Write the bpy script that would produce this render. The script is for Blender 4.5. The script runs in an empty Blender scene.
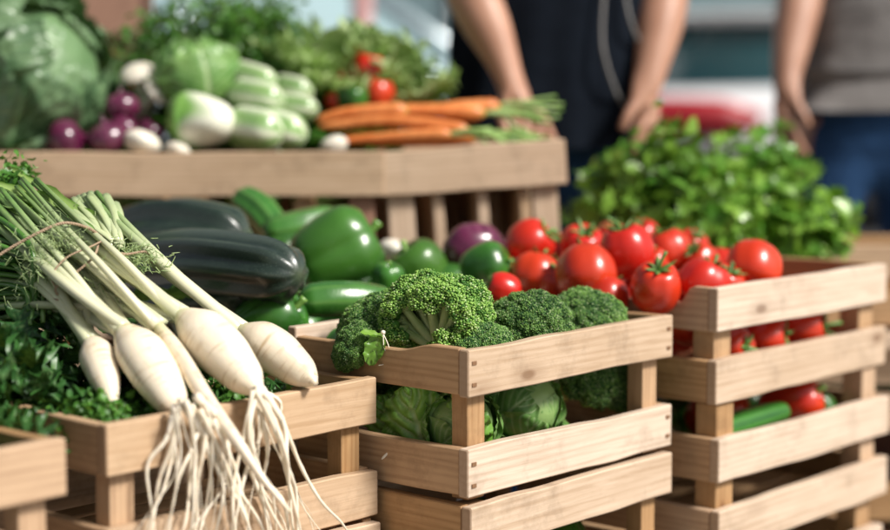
import bpy, math, random
import numpy as np
from mathutils import Vector, Matrix, Euler

random.seed(7); RNG = np.random.default_rng(7)
sc = bpy.context.scene
COL = sc.collection
R_ = math.radians
# ------------------------------------------------------------------ camera
FPX, CXP, CYP = 1680.0, 445.0, 265.0
PITCH = math.atan(165.0 / FPX)
CAMZ = 1.10
FOCUS = 2.17
cam_d = bpy.data.cameras.new('camera')
cam = bpy.data.objects.new('camera', cam_d); COL.objects.link(cam)
cam.location = (0, 0, CAMZ); cam.rotation_euler = (math.pi / 2 - PITCH, 0, 0)
cam_d.sensor_width = 36; cam_d.lens = FPX / 890 * 36
cam_d.clip_start = .05; cam_d.clip_end = 400
cam_d.dof.use_dof = True; cam_d.dof.focus_distance = FOCUS; cam_d.dof.aperture_fstop = 1.6
cam_d.dof.aperture_blades = 0
sc.camera = cam
# ------------------------------------------------------------------ sky and sun
SUN_DIR = Vector((0.78, -0.42, 0.86)).normalized()          # towards the sun
SUN_EL = math.asin(SUN_DIR.z); SUN_AZ = math.atan2(SUN_DIR.x, SUN_DIR.y)
w = bpy.data.worlds.new('World'); sc.world = w; w.use_nodes = True
nt = w.node_tree
bg = nt.nodes['Background']
sky = nt.nodes.new('ShaderNodeTexSky'); sky.sky_type = 'NISHITA'; sky.sun_disc = False
sky.sun_elevation = SUN_EL; sky.sun_rotation = SUN_AZ
sky.air_density = 1.0; sky.dust_density = 4.0; sky.ozone_density = 1.0
hs = nt.nodes.new('ShaderNodeHueSaturation'); hs.inputs['Saturation'].default_value = .45
nt.links.new(sky.outputs[0], hs.inputs['Color']); nt.links.new(hs.outputs[0], bg.inputs[0])
bg.inputs[1].default_value = 0.062
sun_d = bpy.data.lights.new('sun', 'SUN'); sun_d.energy = 4.3; sun_d.angle = R_(12); sun_d.color = (1, .955, .89)
sun = bpy.data.objects.new('sun', sun_d); COL.objects.link(sun)
sun.rotation_euler = SUN_DIR.to_track_quat('Z', 'Y').to_euler()
sc.view_settings.view_transform = 'Standard'; sc.view_settings.look = 'None'
sc.view_settings.exposure = 0.31; sc.view_settings.gamma = 1
sc.view_settings.use_curve_mapping = False
sc.cycles.use_denoising = True
sc.cycles.max_bounces = 7; sc.cycles.diffuse_bounces = 3; sc.cycles.glossy_bounces = 3
sc.cycles.transmission_bounces = 4; sc.cycles.transparent_max_bounces = 6
sc.cycles.caustics_reflective = False; sc.cycles.caustics_refractive = False
sc.cycles.sample_clamp_indirect = 6
sc.render.engine = 'CYCLES'

# ------------------------------------------------------------------ helpers
def at(px, py, Y):
    """point of the place at distance Y ahead, seen at that spot of the photograph"""
    xn = (px - CXP) / FPX; yn = (CYP - py) / FPX
    cp, sp = math.cos(PITCH), math.sin(PITCH)
    t = Y / (cp + yn * sp)
    return Vector((t * xn, Y, CAMZ + t * (-sp + yn * cp)))
def S(px, Y): return px * Y / FPX
UA = R_(48.1)
UX, UY = math.cos(UA), math.sin(UA)          # along the row of crates
C0 = Vector((0.0294, 2.06, 0))
def uv(u, v, z=0.0): return Vector((C0.x + u * UX - v * UY, C0.y + u * UY + v * UX, z))
def on_v(px, py, v):
    """where the sight line meets the vertical plane v = const of the crate row"""
    a = at(px, py, 1.0); o = Vector((0, 0, CAMZ)); d = a - o
    n = Vector((-UY, UX, 0)); t = (v - n.dot(o - C0)) / n.dot(d)
    return o + d * t

def hashf(ix, iy, iz, seed):
    h = (ix * 374761393 + iy * 668265263 + iz * 1274126177 + seed * 974634777) & 0xffffffff
    h = ((h ^ (h >> 13)) * 1274126177) & 0xffffffff
    return ((h ^ (h >> 16)) & 0xffff) / 65535.0
def vnoise(P, scale=1.0, seed=0):
    P = np.asarray(P, float) * scale
    i = np.floor(P).astype(np.int64); f = P - i; f = f * f * (3 - 2 * f)
    out = 0
    for dx in (0, 1):
        for dy in (0, 1):
            for dz in (0, 1):
                wgt = (f[..., 0] if dx else 1 - f[..., 0]) * (f[..., 1] if dy else 1 - f[..., 1]) * (f[..., 2] if dz else 1 - f[..., 2])
                out = out + wgt * hashf(i[..., 0] + dx, i[..., 1] + dy, i[..., 2] + dz, seed)
    return out * 2 - 1

class Geo:
    def __init__(s): s.v = []; s.d = []; s.f = []; s.n = 0
    def add(s, V, F, dat=None, mi=0):
        V = np.asarray(V, float).reshape(-1, 3)
        if dat is None: dat = np.zeros((len(V), 3))
        dat = np.asarray(dat, float)
        if dat.ndim == 1: dat = np.tile(dat, (len(V), 1))
        s.v.append(V); s.d.append(dat)
        for ff in (F if isinstance(F, list) else [F]):
            s.f.append((np.asarray(ff, np.int64) + s.n, mi))
        s.n += len(V)
        return s
    def xf(s, M):
        M = np.array(M)
        s.v = [v @ M[:3, :3].T + M[:3, 3] for v in s.v]; return s
    def mesh(s, name, mats, smooth=True):
        V = np.concatenate(s.v); D = np.concatenate(s.d)
        me = bpy.data.meshes.new(name)
        me.vertices.add(len(V)); me.vertices.foreach_set('co', V.astype(np.float32).ravel())
        loops = np.concatenate([f.ravel() for f, _ in s.f])
        tot = np.concatenate([np.full(len(f), f.shape[1]) for f, _ in s.f])
        mi = np.concatenate([np.full(len(f), m) for f, m in s.f])
        st = np.concatenate([[0], np.cumsum(tot)[:-1]])
        me.loops.add(len(loops)); me.loops.foreach_set('vertex_index', loops.astype(np.int32))
        me.polygons.add(len(tot)); me.polygons.foreach_set('loop_start', st.astype(np.int32))
        me.polygons.foreach_set('material_index', mi.astype(np.int32))
        me.polygons.foreach_set('use_smooth', np.full(len(tot), smooth))
        me.update(calc_edges=True)
        a = me.attributes.new('dat', 'FLOAT_COLOR', 'POINT')
        a.data.foreach_set('color', np.concatenate([D, np.ones((len(D), 1))], 1).astype(np.float32).ravel())
        for m in (mats if isinstance(mats, (list, tuple)) else [mats]): me.materials.append(m)
        me.validate()
        return me
    def build(s, name, mats, parent=None, smooth=True, loc=None, rot=None):
        o = bpy.data.objects.new(name, s.mesh(name, mats, smooth)); COL.objects.link(o)
        if parent: o.parent = parent
        if loc is not None: o.location = loc
        if rot is not None: o.rotation_euler = rot
        return o
def tag(o, label, cat, group=None, kind=None):
    if label: o['label'] = label
    if cat: o['category'] = cat
    if group: o['group'] = group
    if kind: o['kind'] = kind
    return o
def empty(name, loc=(0, 0, 0), rot=(0, 0, 0)):
    o = bpy.data.objects.new(name, None); COL.objects.link(o)
    o.location = loc; o.rotation_euler = rot; o.empty_display_size = .05
    return o
def copy_tree(o, parent=None):
    c = o.copy(); COL.objects.link(c)
    if parent: c.parent = parent
    for ch in list(o.children): copy_tree(ch, c)
    return c
USED = set()
def put(proto, loc, rot=(0, 0, 0), scale=1.0, label=None, group=None, cat=None):
    """first call moves the thing itself, later ones copy it with its parts"""
    o = proto if proto.name not in USED else copy_tree(proto)
    USED.add(proto.name)
    o.location = loc
    o.rotation_euler = rot if not isinstance(rot, Matrix) else rot.to_euler()
    o.scale = (scale,) * 3 if not isinstance(scale, (tuple, list)) else scale
    if label: o['label'] = label
    if group: o['group'] = group
    elif 'group' in o: del o['group']
    if cat: o['category'] = cat
    return o
def aim(d, roll=0.0):
    """rotation taking local +Z to direction d"""
    d = Vector(d).normalized()
    return (d.to_track_quat('Z', 'Y').to_matrix() @ Matrix.Rotation(roll, 3, 'Z')).to_euler()

def catmull(pts, n):
    P = np.array([list(p) for p in pts], float)
    if len(P) == 2: return P[0] + (P[1] - P[0]) * np.linspace(0, 1, n)[:, None]
    Q = np.vstack([2 * P[0] - P[1], P, 2 * P[-1] - P[-2]])
    m = len(P) - 1
    out = []
    for t in np.linspace(0, m, n):
        i = min(int(t), m - 1); f = t - i
        a, b, c, d = Q[i], Q[i + 1], Q[i + 2], Q[i + 3]
        out.append(.5 * ((2 * b) + (-a + c) * f + (2 * a - 5 * b + 4 * c - d) * f * f + (-a + 3 * b - 3 * c + d) * f ** 3))
    return np.array(out)
def frames(P):
    T = np.gradient(P, axis=0); T /= np.linalg.norm(T, axis=1)[:, None] + 1e-12
    N = np.zeros_like(T); a = np.array([0, 0, 1.]) if abs(T[0][2]) < .8 else np.array([1., 0, 0])
    N[0] = np.cross(T[0], a); N[0] /= np.linalg.norm(N[0])
    for i in range(1, len(P)):
        n = N[i - 1] - T[i] * np.dot(N[i - 1], T[i]); N[i] = n / (np.linalg.norm(n) + 1e-12)
    return T, N, np.cross(T, N)
def gridF(m, n, wrap=True):
    i, j = np.meshgrid(np.arange(m - 1), np.arange(n if wrap else n - 1), indexing='ij')
    a = (i * n + j).ravel(); b = (i * n + (j + 1) % n).ravel()
    return np.stack([a, b, b + n, a + n], 1)
def sweep(P, Rr, n=16, mod=None, dat=None, flat=1.0, phase=0.0):
    """tube of varying radius; mod(theta, t) scales the radius; dat(theta, t) -> 3 channels"""
    P = np.asarray(P, float); m = len(P); T, N, B = frames(P)
    th = np.arange(n) * 2 * np.pi / n; tt = np.linspace(0, 1, m)
    R2 = np.repeat(np.asarray(Rr, float)[:, None], n, 1)
    TH, TT = np.meshgrid(th, tt)
    if mod is not None: R2 = R2 * mod(TH, TT)
    V = P[:, None] + R2[..., None] * (np.cos(TH + phase)[..., None] * N[:, None] + flat * np.sin(TH + phase)[..., None] * B[:, None])
    D = np.zeros((m * n, 3))
    if dat is not None: D = np.stack([np.broadcast_to(x, TH.shape) for x in dat(TH, TT)], -1).reshape(-1, 3)
    F = gridF(m, n)[:, ::-1]
    caps = [np.array([list(range(n))]), np.array([list(range(m * n - 1, (m - 1) * n - 1, -1))])]
    return V.reshape(-1, 3), [F] + caps, D
def profile(rz, n=24):
    """(r, z) control points -> path and radii for sweep, along +Z"""
    q = catmull([(r, 0, z) for r, z in rz], n)
    P = np.zeros((n, 3)); P[:, 2] = q[:, 2]
    return P, np.maximum(q[:, 0], 1e-4)
def lathe(rz, n=24, m=28, mod=None, dat=None, bend=None):
    """revolved surface from (r, z) control points, allowing dimples"""
    q = catmull([(r, 0, z) for r, z in rz], m); r = np.maximum(q[:, 0], 2e-4); z = q[:, 2]
    th = np.arange(n) * 2 * np.pi / n; TH, TT = np.meshgrid(th, np.linspace(0, 1, m))
    Rr = np.repeat(r[:, None], n, 1)
    if mod is not None: Rr = Rr * mod(TH, TT)
    V = np.stack([Rr * np.cos(TH), Rr * np.sin(TH), np.repeat(z[:, None], n, 1)], -1)
    if bend is not None: V = bend(V)
    D = np.zeros((m * n, 3))
    if dat is not None: D = np.stack([np.broadcast_to(x, TH.shape) for x in dat(TH, TT)], -1).reshape(-1, 3)
    F = gridF(m, n)
    caps = [np.array([list(range(n - 1, -1, -1))]), np.array([list(range((m - 1) * n, m * n))])]
    return V.reshape(-1, 3), [F] + caps, D
def scatter(V, F, pos, rot, scl, dat=None):
    """many rigid copies of one small shape inside one mesh"""
    k = len(pos); n = len(V)
    W = np.einsum('kij,nj->kni', rot, V) * np.asarray(scl).reshape(k, 1, -1) + pos[:, None]
    FF = (F[None] + (np.arange(k) * n)[:, None, None]).reshape(-1, F.shape[1])
    D = np.repeat(dat, n, 0) if dat is not None else None
    return W.reshape(-1, 3), FF, D
def rots_to(nrm, rng=RNG):
    """rotations taking +Z to each normal with random spin"""
    nrm = nrm / (np.linalg.norm(nrm, axis=1)[:, None] + 1e-9); k = len(nrm)
    r = rng.normal(size=(k, 3)); x = np.cross(r, nrm); x /= np.linalg.norm(x, axis=1)[:, None] + 1e-9
    y = np.cross(nrm, x)
    return np.stack([x, y, nrm], -1)
def ico():
    p = (1 + 5 ** .5) / 2
    V = np.array([(-1, p, 0), (1, p, 0), (-1, -p, 0), (1, -p, 0), (0, -1, p), (0, 1, p), (0, -1, -p), (0, 1, -p), (p, 0, -1), (p, 0, 1), (-p, 0, -1), (-p, 0, 1)], float)
    V /= np.linalg.norm(V[0])
    F = np.array([(0, 11, 5), (0, 5, 1), (0, 1, 7), (0, 7, 10), (0, 10, 11), (1, 5, 9), (5, 11, 4), (11, 10, 2), (10, 7, 6), (7, 1, 8), (3, 9, 4), (3, 4, 2), (3, 2, 6), (3, 6, 8), (3, 8, 9), (4, 9, 5), (2, 4, 11), (6, 2, 10), (8, 6, 7), (9, 8, 1)])
    return V, F
ICO_V, ICO_F = ico()

# ------------------------------------------------------------------ materials
def nodes_of(name):
    m = bpy.data.materials.new(name); m.use_nodes = True
    t = m.node_tree; return m, t, t.nodes['Principled BSDF']
def N(t, typ, **kw):
    n = t.nodes.new(typ)
    for k, v in kw.items():
        if k.startswith('_'): n.inputs[k[1:]].default_value = v
        else: setattr(n, k, v)
    return n
def mixc(t, fac, a, b, blend='MIX'):
    n = t.nodes.new('ShaderNodeMix'); n.data_type = 'RGBA'; n.blend_type = blend
    for sock, v in ((n.inputs[0], fac), (n.inputs[6], a), (n.inputs[7], b)):
        if isinstance(v, (int, float)): sock.default_value = v
        elif isinstance(v, tuple): sock.default_value = (*v, 1)
        else: t.links.new(v, sock)
    return n.outputs[2]
def ramp(t, src, stops):
    r = t.nodes.new('ShaderNodeValToRGB'); t.links.new(src, r.inputs[0])
    el = r.color_ramp.elements
    el[0].position, el[0].color = stops[0][0], (*stops[0][1], 1)
    el[1].position, el[1].color = stops[-1][0], (*stops[-1][1], 1)
    for p, c in stops[1:-1]:
        e = el.new(p); e.color = (*c, 1)
    return r.outputs[0]
def mathn(t, op, a, b=None, clamp=False):
    n = t.nodes.new('ShaderNodeMath'); n.operation = op; n.use_clamp = clamp
    for i, v in enumerate((a, b)):
        if v is None: continue
        if isinstance(v, (int, float)): n.inputs[i].default_value = v
        else: t.links.new(v, n.inputs[i])
    return n.outputs[0]

def veg(name, c1, c2, vein=None, aux=None, rough=.35, coat=0.0, sss=0.0, scale=18.0, stretch=(1, 1, 1),
        bump=0.0, bscale=120.0, trans=0.0, spec=.5, speck=None, spread=1.0, hvar=0.0):
    """skin or leaf: two base tones mixed by noise; dat.r shifts the mix, dat.g blends to vein, dat.b to aux"""
    m, t, b = nodes_of(name)
    tc = N(t, 'ShaderNodeTexCoord'); oi = N(t, 'ShaderNodeObjectInfo')
    mp = N(t, 'ShaderNodeMapping'); mp.inputs['Scale'].default_value = stretch
    va = N(t, 'ShaderNodeVectorMath', operation='ADD'); cr = N(t, 'ShaderNodeVectorMath', operation='SCALE')
    cr.inputs[0].default_value = (11.3, 7.7, 5.1); t.links.new(oi.outputs['Random'], cr.inputs['Scale'])
    t.links.new(tc.outputs['Object'], va.inputs[0]); t.links.new(cr.outputs[0], va.inputs[1])
    t.links.new(va.outputs[0], mp.inputs[0])
    nz = N(t, 'ShaderNodeTexNoise', _Scale=scale, _Detail=4.0); t.links.new(mp.outputs[0], nz.inputs['Vector'])
    at_ = N(t, 'ShaderNodeAttribute', attribute_name='dat'); sp = N(t, 'ShaderNodeSeparateColor')
    t.links.new(at_.outputs['Color'], sp.inputs[0])
    f = mathn(t, 'ADD', mathn(t, 'MULTIPLY', mathn(t, 'SUBTRACT', nz.outputs[0], .5), 1.6 * spread), mathn(t, 'ADD', sp.outputs[0], .5), True)
    c = mixc(t, f, c1, c2)
    if speck:
        vz = N(t, 'ShaderNodeTexVoronoi', _Scale=speck[1]); t.links.new(mp.outputs[0], vz.inputs['Vector'])
        sf = mathn(t, 'LESS_THAN', vz.outputs['Distance'], speck[2])
        c = mixc(t, mathn(t, 'MULTIPLY', sf, .6), c, speck[0])
    if vein: c = mixc(t, sp.outputs[1], c, vein)
    if aux: c = mixc(t, sp.outputs[2], c, aux)
    hv = N(t, 'ShaderNodeHueSaturation'); t.links.new(c, hv.inputs['Color'])
    if hvar: t.links.new(mathn(t, 'ADD', mathn(t, 'MULTIPLY', mathn(t, 'FRACT', mathn(t, 'MULTIPLY', oi.outputs['Random'], 7.3)), hvar), .5 - hvar * .35), hv.inputs['Hue'])
    t.links.new(mathn(t, 'ADD', mathn(t, 'MULTIPLY', oi.outputs['Random'], .22), .89), hv.inputs['Value'])
    t.links.new(hv.outputs[0], b.inputs['Base Color'])
    b.inputs['Roughness'].default_value = rough
    rn = N(t, 'ShaderNodeTexNoise', _Scale=scale * 3.1, _Detail=3.0); t.links.new(mp.outputs[0], rn.inputs['Vector'])
    t.links.new(mathn(t, 'ADD', mathn(t, 'MULTIPLY', rn.outputs[0], rough * .6), rough * .7), b.inputs['Roughness'])
    b.inputs['Coat Weight'].default_value = coat; b.inputs['Coat Roughness'].default_value = .2
    b.inputs['Specular IOR Level'].default_value = spec
    if sss:
        b.inputs['Subsurface Weight'].default_value = sss
        b.inputs['Subsurface Radius'].default_value = (.012, .008, .004); b.inputs['Subsurface Scale'].default_value = .5
    if bump:
        bn = N(t, 'ShaderNodeTexNoise', _Scale=bscale, _Detail=3.0); t.links.new(mp.outputs[0], bn.inputs['Vector'])
        bm = N(t, 'ShaderNodeBump', _Strength=bump, _Distance=.002); t.links.new(bn.outputs[0], bm.inputs['Height'])
        t.links.new(bm.outputs[0], b.inputs['Normal'])
    if trans:
        tr = N(t, 'ShaderNodeBsdfTranslucent'); mx = N(t, 'ShaderNodeMixShader', _Fac=trans)
        lt = mixc(t, .5, hv.outputs[0], (.28, .45, .05), 'MIX'); t.links.new(lt, tr.inputs[0])
        out = t.nodes['Material Output']
        t.links.new(b.outputs[0], mx.inputs[1]); t.links.new(tr.outputs[0], mx.inputs[2]); t.links.new(mx.outputs[0], out.inputs[0])
    return m

def wood(name, light, mid, dark, grain=1.0, rough=.62):
    m, t, b = nodes_of(name)
    tc = N(t, 'ShaderNodeTexCoord'); oi = N(t, 'ShaderNodeObjectInfo')
    va = N(t, 'ShaderNodeVectorMath', operation='ADD'); cr = N(t, 'ShaderNodeVectorMath', operation='SCALE')
    cr.inputs[0].default_value = (31.3, 17.7, 23.1); t.links.new(oi.outputs['Random'], cr.inputs['Scale'])
    t.links.new(tc.outputs['Object'], va.inputs[0]); t.links.new(cr.outputs[0], va.inputs[1])
    def noise(sx, sy, detail=5.0, dist=0.0, rgh=.55):
        mp = N(t, 'ShaderNodeMapping'); mp.inputs['Scale'].default_value = (sx, sy, sy)
        t.links.new(va.outputs[0], mp.inputs[0])
        n = N(t, 'ShaderNodeTexNoise', _Scale=1.0, _Detail=detail, _Distortion=dist, _Roughness=rgh); t.links.new(mp.outputs[0], n.inputs['Vector'])
        return n.outputs[0], mp
    fine, _ = noise(11, 330, 4, .2); streak, _ = noise(4.0, 70, 6, 1.1, .65); blot, _ = noise(9, 22, 3, .8); fib, _ = noise(60, 1500, 2)
    # growth rings: a wave bent by noise
    mpw = N(t, 'ShaderNodeMapping'); mpw.inputs['Scale'].default_value = (1.6, 16, 16); t.links.new(va.outputs[0], mpw.inputs[0])
    wv = N(t, 'ShaderNodeTexWave', wave_type='BANDS', bands_direction='Z', _Scale=1.9, _Distortion=5.5, _Detail=3.0); t.links.new(mpw.outputs[0], wv.inputs[0])
    wv.inputs['Detail Scale'].default_value = .8
    # knots
    mpk = N(t, 'ShaderNodeMapping'); mpk.inputs['Scale'].default_value = (4.2, 9.5, 9.5); t.links.new(va.outputs[0], mpk.inputs[0])
    vk = N(t, 'ShaderNodeTexVoronoi', _Scale=1.0, _Randomness=1.0); t.links.new(mpk.outputs[0], vk.inputs['Vector'])
    kn = ramp(t, vk.outputs['Distance'], [(0.0, (1, 1, 1)), (.06, (.95, .95, .95)), (.09, (.35, .35, .35)), (.20, (0, 0, 0))])
    g = mathn(t, 'ADD', mathn(t, 'MULTIPLY', fine, .34), mathn(t, 'MULTIPLY', streak, .66))
    g = mathn(t, 'ADD', mathn(t, 'MULTIPLY', g, .8), mathn(t, 'MULTIPLY', wv.outputs[0], .2 * grain))
    c = ramp(t, g, [(.32, mid), (.46, tuple(.35 * a + .65 * c_ for a, c_ in zip(mid, light))), (.60, light)])
    bl = ramp(t, blot, [(.34, (1, 1, 1)), (.62, (0, 0, 0))])
    c = mixc(t, mathn(t, 'MULTIPLY', bl, .34), c, mid)
    c = mixc(t, mathn(t, 'MULTIPLY', kn, .8), c, dark)
    # handling dirt in soft patches
    dn = N(t, 'ShaderNodeTexNoise', _Scale=13.0, _Detail=6.0, _Roughness=.7); t.links.new(va.outputs[0], dn.inputs['Vector'])
    dr = ramp(t, dn.outputs[0], [(.52, (0, 0, 0)), (.75, (1, 1, 1))])
    c = mixc(t, mathn(t, 'MULTIPLY', dr, .6), c, tuple(x * .55 for x in mid))
    hv = N(t, 'ShaderNodeHueSaturation'); t.links.new(c, hv.inputs['Color'])
    t.links.new(mathn(t, 'ADD', mathn(t, 'MULTIPLY', oi.outputs['Random'], .26), .87), hv.inputs['Value'])
    t.links.new(mathn(t, 'ADD', mathn(t, 'MULTIPLY', oi.outputs['Random'], -.3), 1.12), hv.inputs['Saturation'])
    # end grain (dat.r = 1) is browner
    at_ = N(t, 'ShaderNodeAttribute', attribute_name='dat'); sp = N(t, 'ShaderNodeSeparateColor'); t.links.new(at_.outputs['Color'], sp.inputs[0])
    c = mixc(t, mathn(t, 'MULTIPLY', sp.outputs[0], .75), hv.outputs[0], tuple(.6 * a + .4 * d_ for a, d_ in zip(mid, dark)))
    t.links.new(c, b.inputs['Base Color'])
    t.links.new(mathn(t, 'ADD', mathn(t, 'MULTIPLY', streak, .25), rough - .12), b.inputs['Roughness'])
    b.inputs['Specular IOR Level'].default_value = .35
    h = mathn(t, 'ADD', mathn(t, 'MULTIPLY', fine, .5), mathn(t, 'ADD', mathn(t, 'MULTIPLY', streak, .6), mathn(t, 'MULTIPLY', fib, .2)))
    bm = N(t, 'ShaderNodeBump', _Strength=.45, _Distance=.0012); t.links.new(h, bm.inputs['Height']); t.links.new(bm.outputs[0], b.inputs['Normal'])
    return m

def plain(name, c, rough=.5, metal=0.0, coat=0.0, nscale=8.0, var=.15, bump=0.0, trans=0.0, spec=.5, em=None):
    m, t, b = nodes_of(name)
    tc = N(t, 'ShaderNodeTexCoord')
    nz = N(t, 'ShaderNodeTexNoise', _Scale=nscale, _Detail=6.0); t.links.new(tc.outputs['Object'], nz.inputs['Vector'])
    cc = mixc(t, nz.outputs[0], tuple(x * (1 - var) for x in c), tuple(min(1, x * (1 + var)) for x in c))
    t.links.new(cc, b.inputs['Base Color'])
    b.inputs['Roughness'].default_value = rough; b.inputs['Metallic'].default_value = metal
    b.inputs['Coat Weight'].default_value = coat; b.inputs['Specular IOR Level'].default_value = spec
    if trans: b.inputs['Transmission Weight'].default_value = trans
    if bump:
        bm = N(t, 'ShaderNodeBump', _Strength=bump, _Distance=.01); t.links.new(nz.outputs[0], bm.inputs['Height']); t.links.new(bm.outputs[0], b.inputs['Normal'])
    return m

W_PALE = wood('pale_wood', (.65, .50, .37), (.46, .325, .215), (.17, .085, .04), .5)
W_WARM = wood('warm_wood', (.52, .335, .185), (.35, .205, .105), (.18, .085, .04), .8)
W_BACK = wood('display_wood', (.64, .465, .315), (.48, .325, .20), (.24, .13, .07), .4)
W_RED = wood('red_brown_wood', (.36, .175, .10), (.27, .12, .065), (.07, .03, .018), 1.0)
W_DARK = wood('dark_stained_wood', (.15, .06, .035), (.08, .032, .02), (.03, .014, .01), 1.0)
PEG = plain('peg_wood', (.20, .105, .05), .7, nscale=300, var=.3)

V_TOM = veg('tomato_skin', (.50, .012, .006), (.66, .035, .010), vein=(.55, .13, .02), aux=(.72, .30, .06), rough=.32, coat=.35, sss=.12, scale=14, spread=.8, hvar=.009, bump=.12, bscale=60)
V_CAL = veg('calyx_green', (.05, .14, .02), (.13, .27, .05), aux=(.25, .3, .1), rough=.5, scale=60)
V_PEP = veg('pepper_green_skin', (.022, .085, .012), (.06, .185, .022), vein=(.13, .31, .06), aux=(.32, .47, .14), rough=.30, coat=.25, scale=10, hvar=.03, bump=.30, bscale=24)
V_ZUC = veg('dark_marrow_skin', (.010, .022, .016), (.030, .050, .036), vein=(.10, .135, .11), aux=(.11, .14, .07), rough=.33, coat=.5, scale=26, bump=.25, bscale=420, speck=((.10, .14, .10), 260, .22))
V_CUC = veg('cucumber_skin', (.028, .12, .02), (.07, .23, .035), vein=(.20, .36, .10), aux=(.42, .50, .22), rough=.25, coat=.25, scale=30, stretch=(1, 1, .2), bump=.15, bscale=260)
V_BUD = veg('broccoli_buds', (.022, .085, .018), (.19, .35, .07), aux=(.62, .70, .40), rough=.62, scale=30, spec=.35)
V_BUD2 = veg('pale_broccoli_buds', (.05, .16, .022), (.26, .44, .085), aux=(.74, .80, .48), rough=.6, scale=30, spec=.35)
V_BST = veg('broccoli_stalk', (.30, .45, .12), (.52, .63, .28), vein=(.72, .76, .50), rough=.5, sss=.15, scale=50)
V_CAB = veg('cabbage_leaf', (.055, .20, .03), (.22, .40, .10), vein=(.60, .72, .42), aux=(.46, .58, .26), rough=.38, coat=.1, scale=12, trans=.12, bump=.2, bscale=160)
V_SAV = veg('savoy_leaf', (.040, .105, .048), (.19, .30, .15), vein=(.30, .42, .22), aux=(.16, .30, .11), rough=.34, coat=.2, scale=14, trans=.06, bump=.35, bscale=120)
V_CAB2 = veg('curly_leaf', (.07, .25, .02), (.32, .56, .10), vein=(.66, .78, .42), rough=.34, coat=.15, scale=26, trans=.15, bump=.3, bscale=200)
V_LEAF = veg('dark_leaf', (.024, .11, .013), (.085, .25, .03), vein=(.32, .48, .16), rough=.36, coat=.1, scale=20, trans=.22)
V_SHADE = veg('shaded_kale_leaf', (.012, .055, .012), (.045, .145, .028), vein=(.20, .32, .12), rough=.42, scale=20, trans=.12)  # darker leaf green: the shadow among these leaves is put into the colour
V_BRIGHT = veg('bright_leaf', (.07, .22, .02), (.27, .47, .07), vein=(.36, .50, .16), rough=.36, coat=.1, scale=16, trans=.3)
V_PARS = veg('parsley_leaf', (.030, .115, .018), (.10, .26, .035), vein=(.2, .35, .1), rough=.42, scale=16, trans=.25)
V_FRIL = veg('frilly_leaf', (.20, .38, .07), (.60, .74, .36), vein=(.55, .64, .36), rough=.38, scale=14, trans=.42)
V_STEM = veg('green_stem', (.10, .25, .04), (.26, .42, .10), vein=(.72, .70, .50), aux=(.035, .12, .015), rough=.36, coat=.15, sss=.1, scale=60, stretch=(1, 1, 1))
V_DAI = veg('radish_skin', (.76, .64, .46), (.84, .76, .62), vein=(.50, .36, .20), aux=(.42, .52, .16), rough=.36, coat=.12, sss=.22, scale=22, bump=.25, bscale=90, spread=.7)
V_ROOT = veg('root_hair', (.78, .68, .53), (.86, .79, .66), vein=(.50, .38, .23), rough=.5, sss=.15, scale=60)
V_CAR = veg('carrot_skin', (.62, .17, .035), (.74, .27, .08), vein=(.42, .10, .02), aux=(.3, .35, .08), rough=.42, sss=.12, scale=40)
V_PUR = veg('purple_skin', (.055, .006, .026), (.14, .018, .062), vein=(.45, .20, .28), aux=(.62, .50, .42), rough=.22, coat=.4, scale=18)
V_WHITE = veg('white_flesh', (.72, .66, .54), (.82, .78, .68), vein=(.45, .36, .24), aux=(.20, .34, .08), rough=.42, sss=.2, scale=24)
V_STRP = veg('striped_squash', (.09, .24, .04), (.20, .38, .08), vein=(.80, .80, .66), aux=(.08, .2, .04), rough=.28, coat=.3, scale=24)
V_TWINE = plain('twine_jute', (.50, .36, .24), .85, nscale=900, var=.35, bump=.6)
# ------------------------------------------------------------------ the setting
GROUND = nodes_of('street_paving')
def _g():
    m, t, b = GROUND
    tc = N(t, 'ShaderNodeTexCoord')
    br = N(t, 'ShaderNodeTexBrick', _Scale=1.6); br.inputs['Mortar Size'].default_value = .012
    br.inputs['Color1'].default_value = (.36, .345, .32, 1); br.inputs['Color2'].default_value = (.29, .28, .265, 1); br.inputs['Mortar'].default_value = (.13, .125, .12, 1)
    t.links.new(tc.outputs['Object'], br.inputs['Vector'])
    nz = N(t, 'ShaderNodeTexNoise', _Scale=2.3, _Detail=8.0); t.links.new(tc.outputs['Object'], nz.inputs['Vector'])
    c = mixc(t, .5, br.outputs[0], ramp(t, nz.outputs[0], [(.3, (.2, .2, .19)), (.7, (.42, .41, .38))]), 'MIX')
    t.links.new(c, b.inputs['Base Color']); b.inputs['Roughness'].default_value = .75
    bm = N(t, 'ShaderNodeBump', _Strength=.4, _Distance=.01); t.links.new(br.outputs['Fac'], bm.inputs['Height']); bm.invert = True; t.links.new(bm.outputs[0], b.inputs['Normal'])
_g()
g = Geo(); g.add([(-150, -60, 0), (150, -60, 0), (150, 6.2, 0), (-150, 6.2, 0)], np.array([[0, 1, 2, 3]]))
tag(g.build('pavement', GROUND[0], smooth=False), 'pale stone slab pavement of the market', None, kind='structure')
ASPH = plain('asphalt', (.055, .055, .058), .85, nscale=60, var=.4, bump=.3)
g = Geo(); g.add([(-150, 6.2, -.12), (150, 6.2, -.12), (150, 140, -.12), (-150, 140, -.12)], np.array([[0, 1, 2, 3]]))
tag(g.build('road', ASPH, smooth=False), 'grey asphalt street behind the market', None, kind='structure')
g = Geo(); g.add([(-150, 6.2, -.12), (150, 6.2, -.12), (150, 6.2, 0), (-150, 6.2, 0), (-150, 6.05, .004), (150, 6.05, .004), (150, 6.2, .004), (-150, 6.2, .004)], np.array([[1, 0, 3, 2], [4, 5, 6, 7], [7, 6, 2, 3]]))
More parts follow.
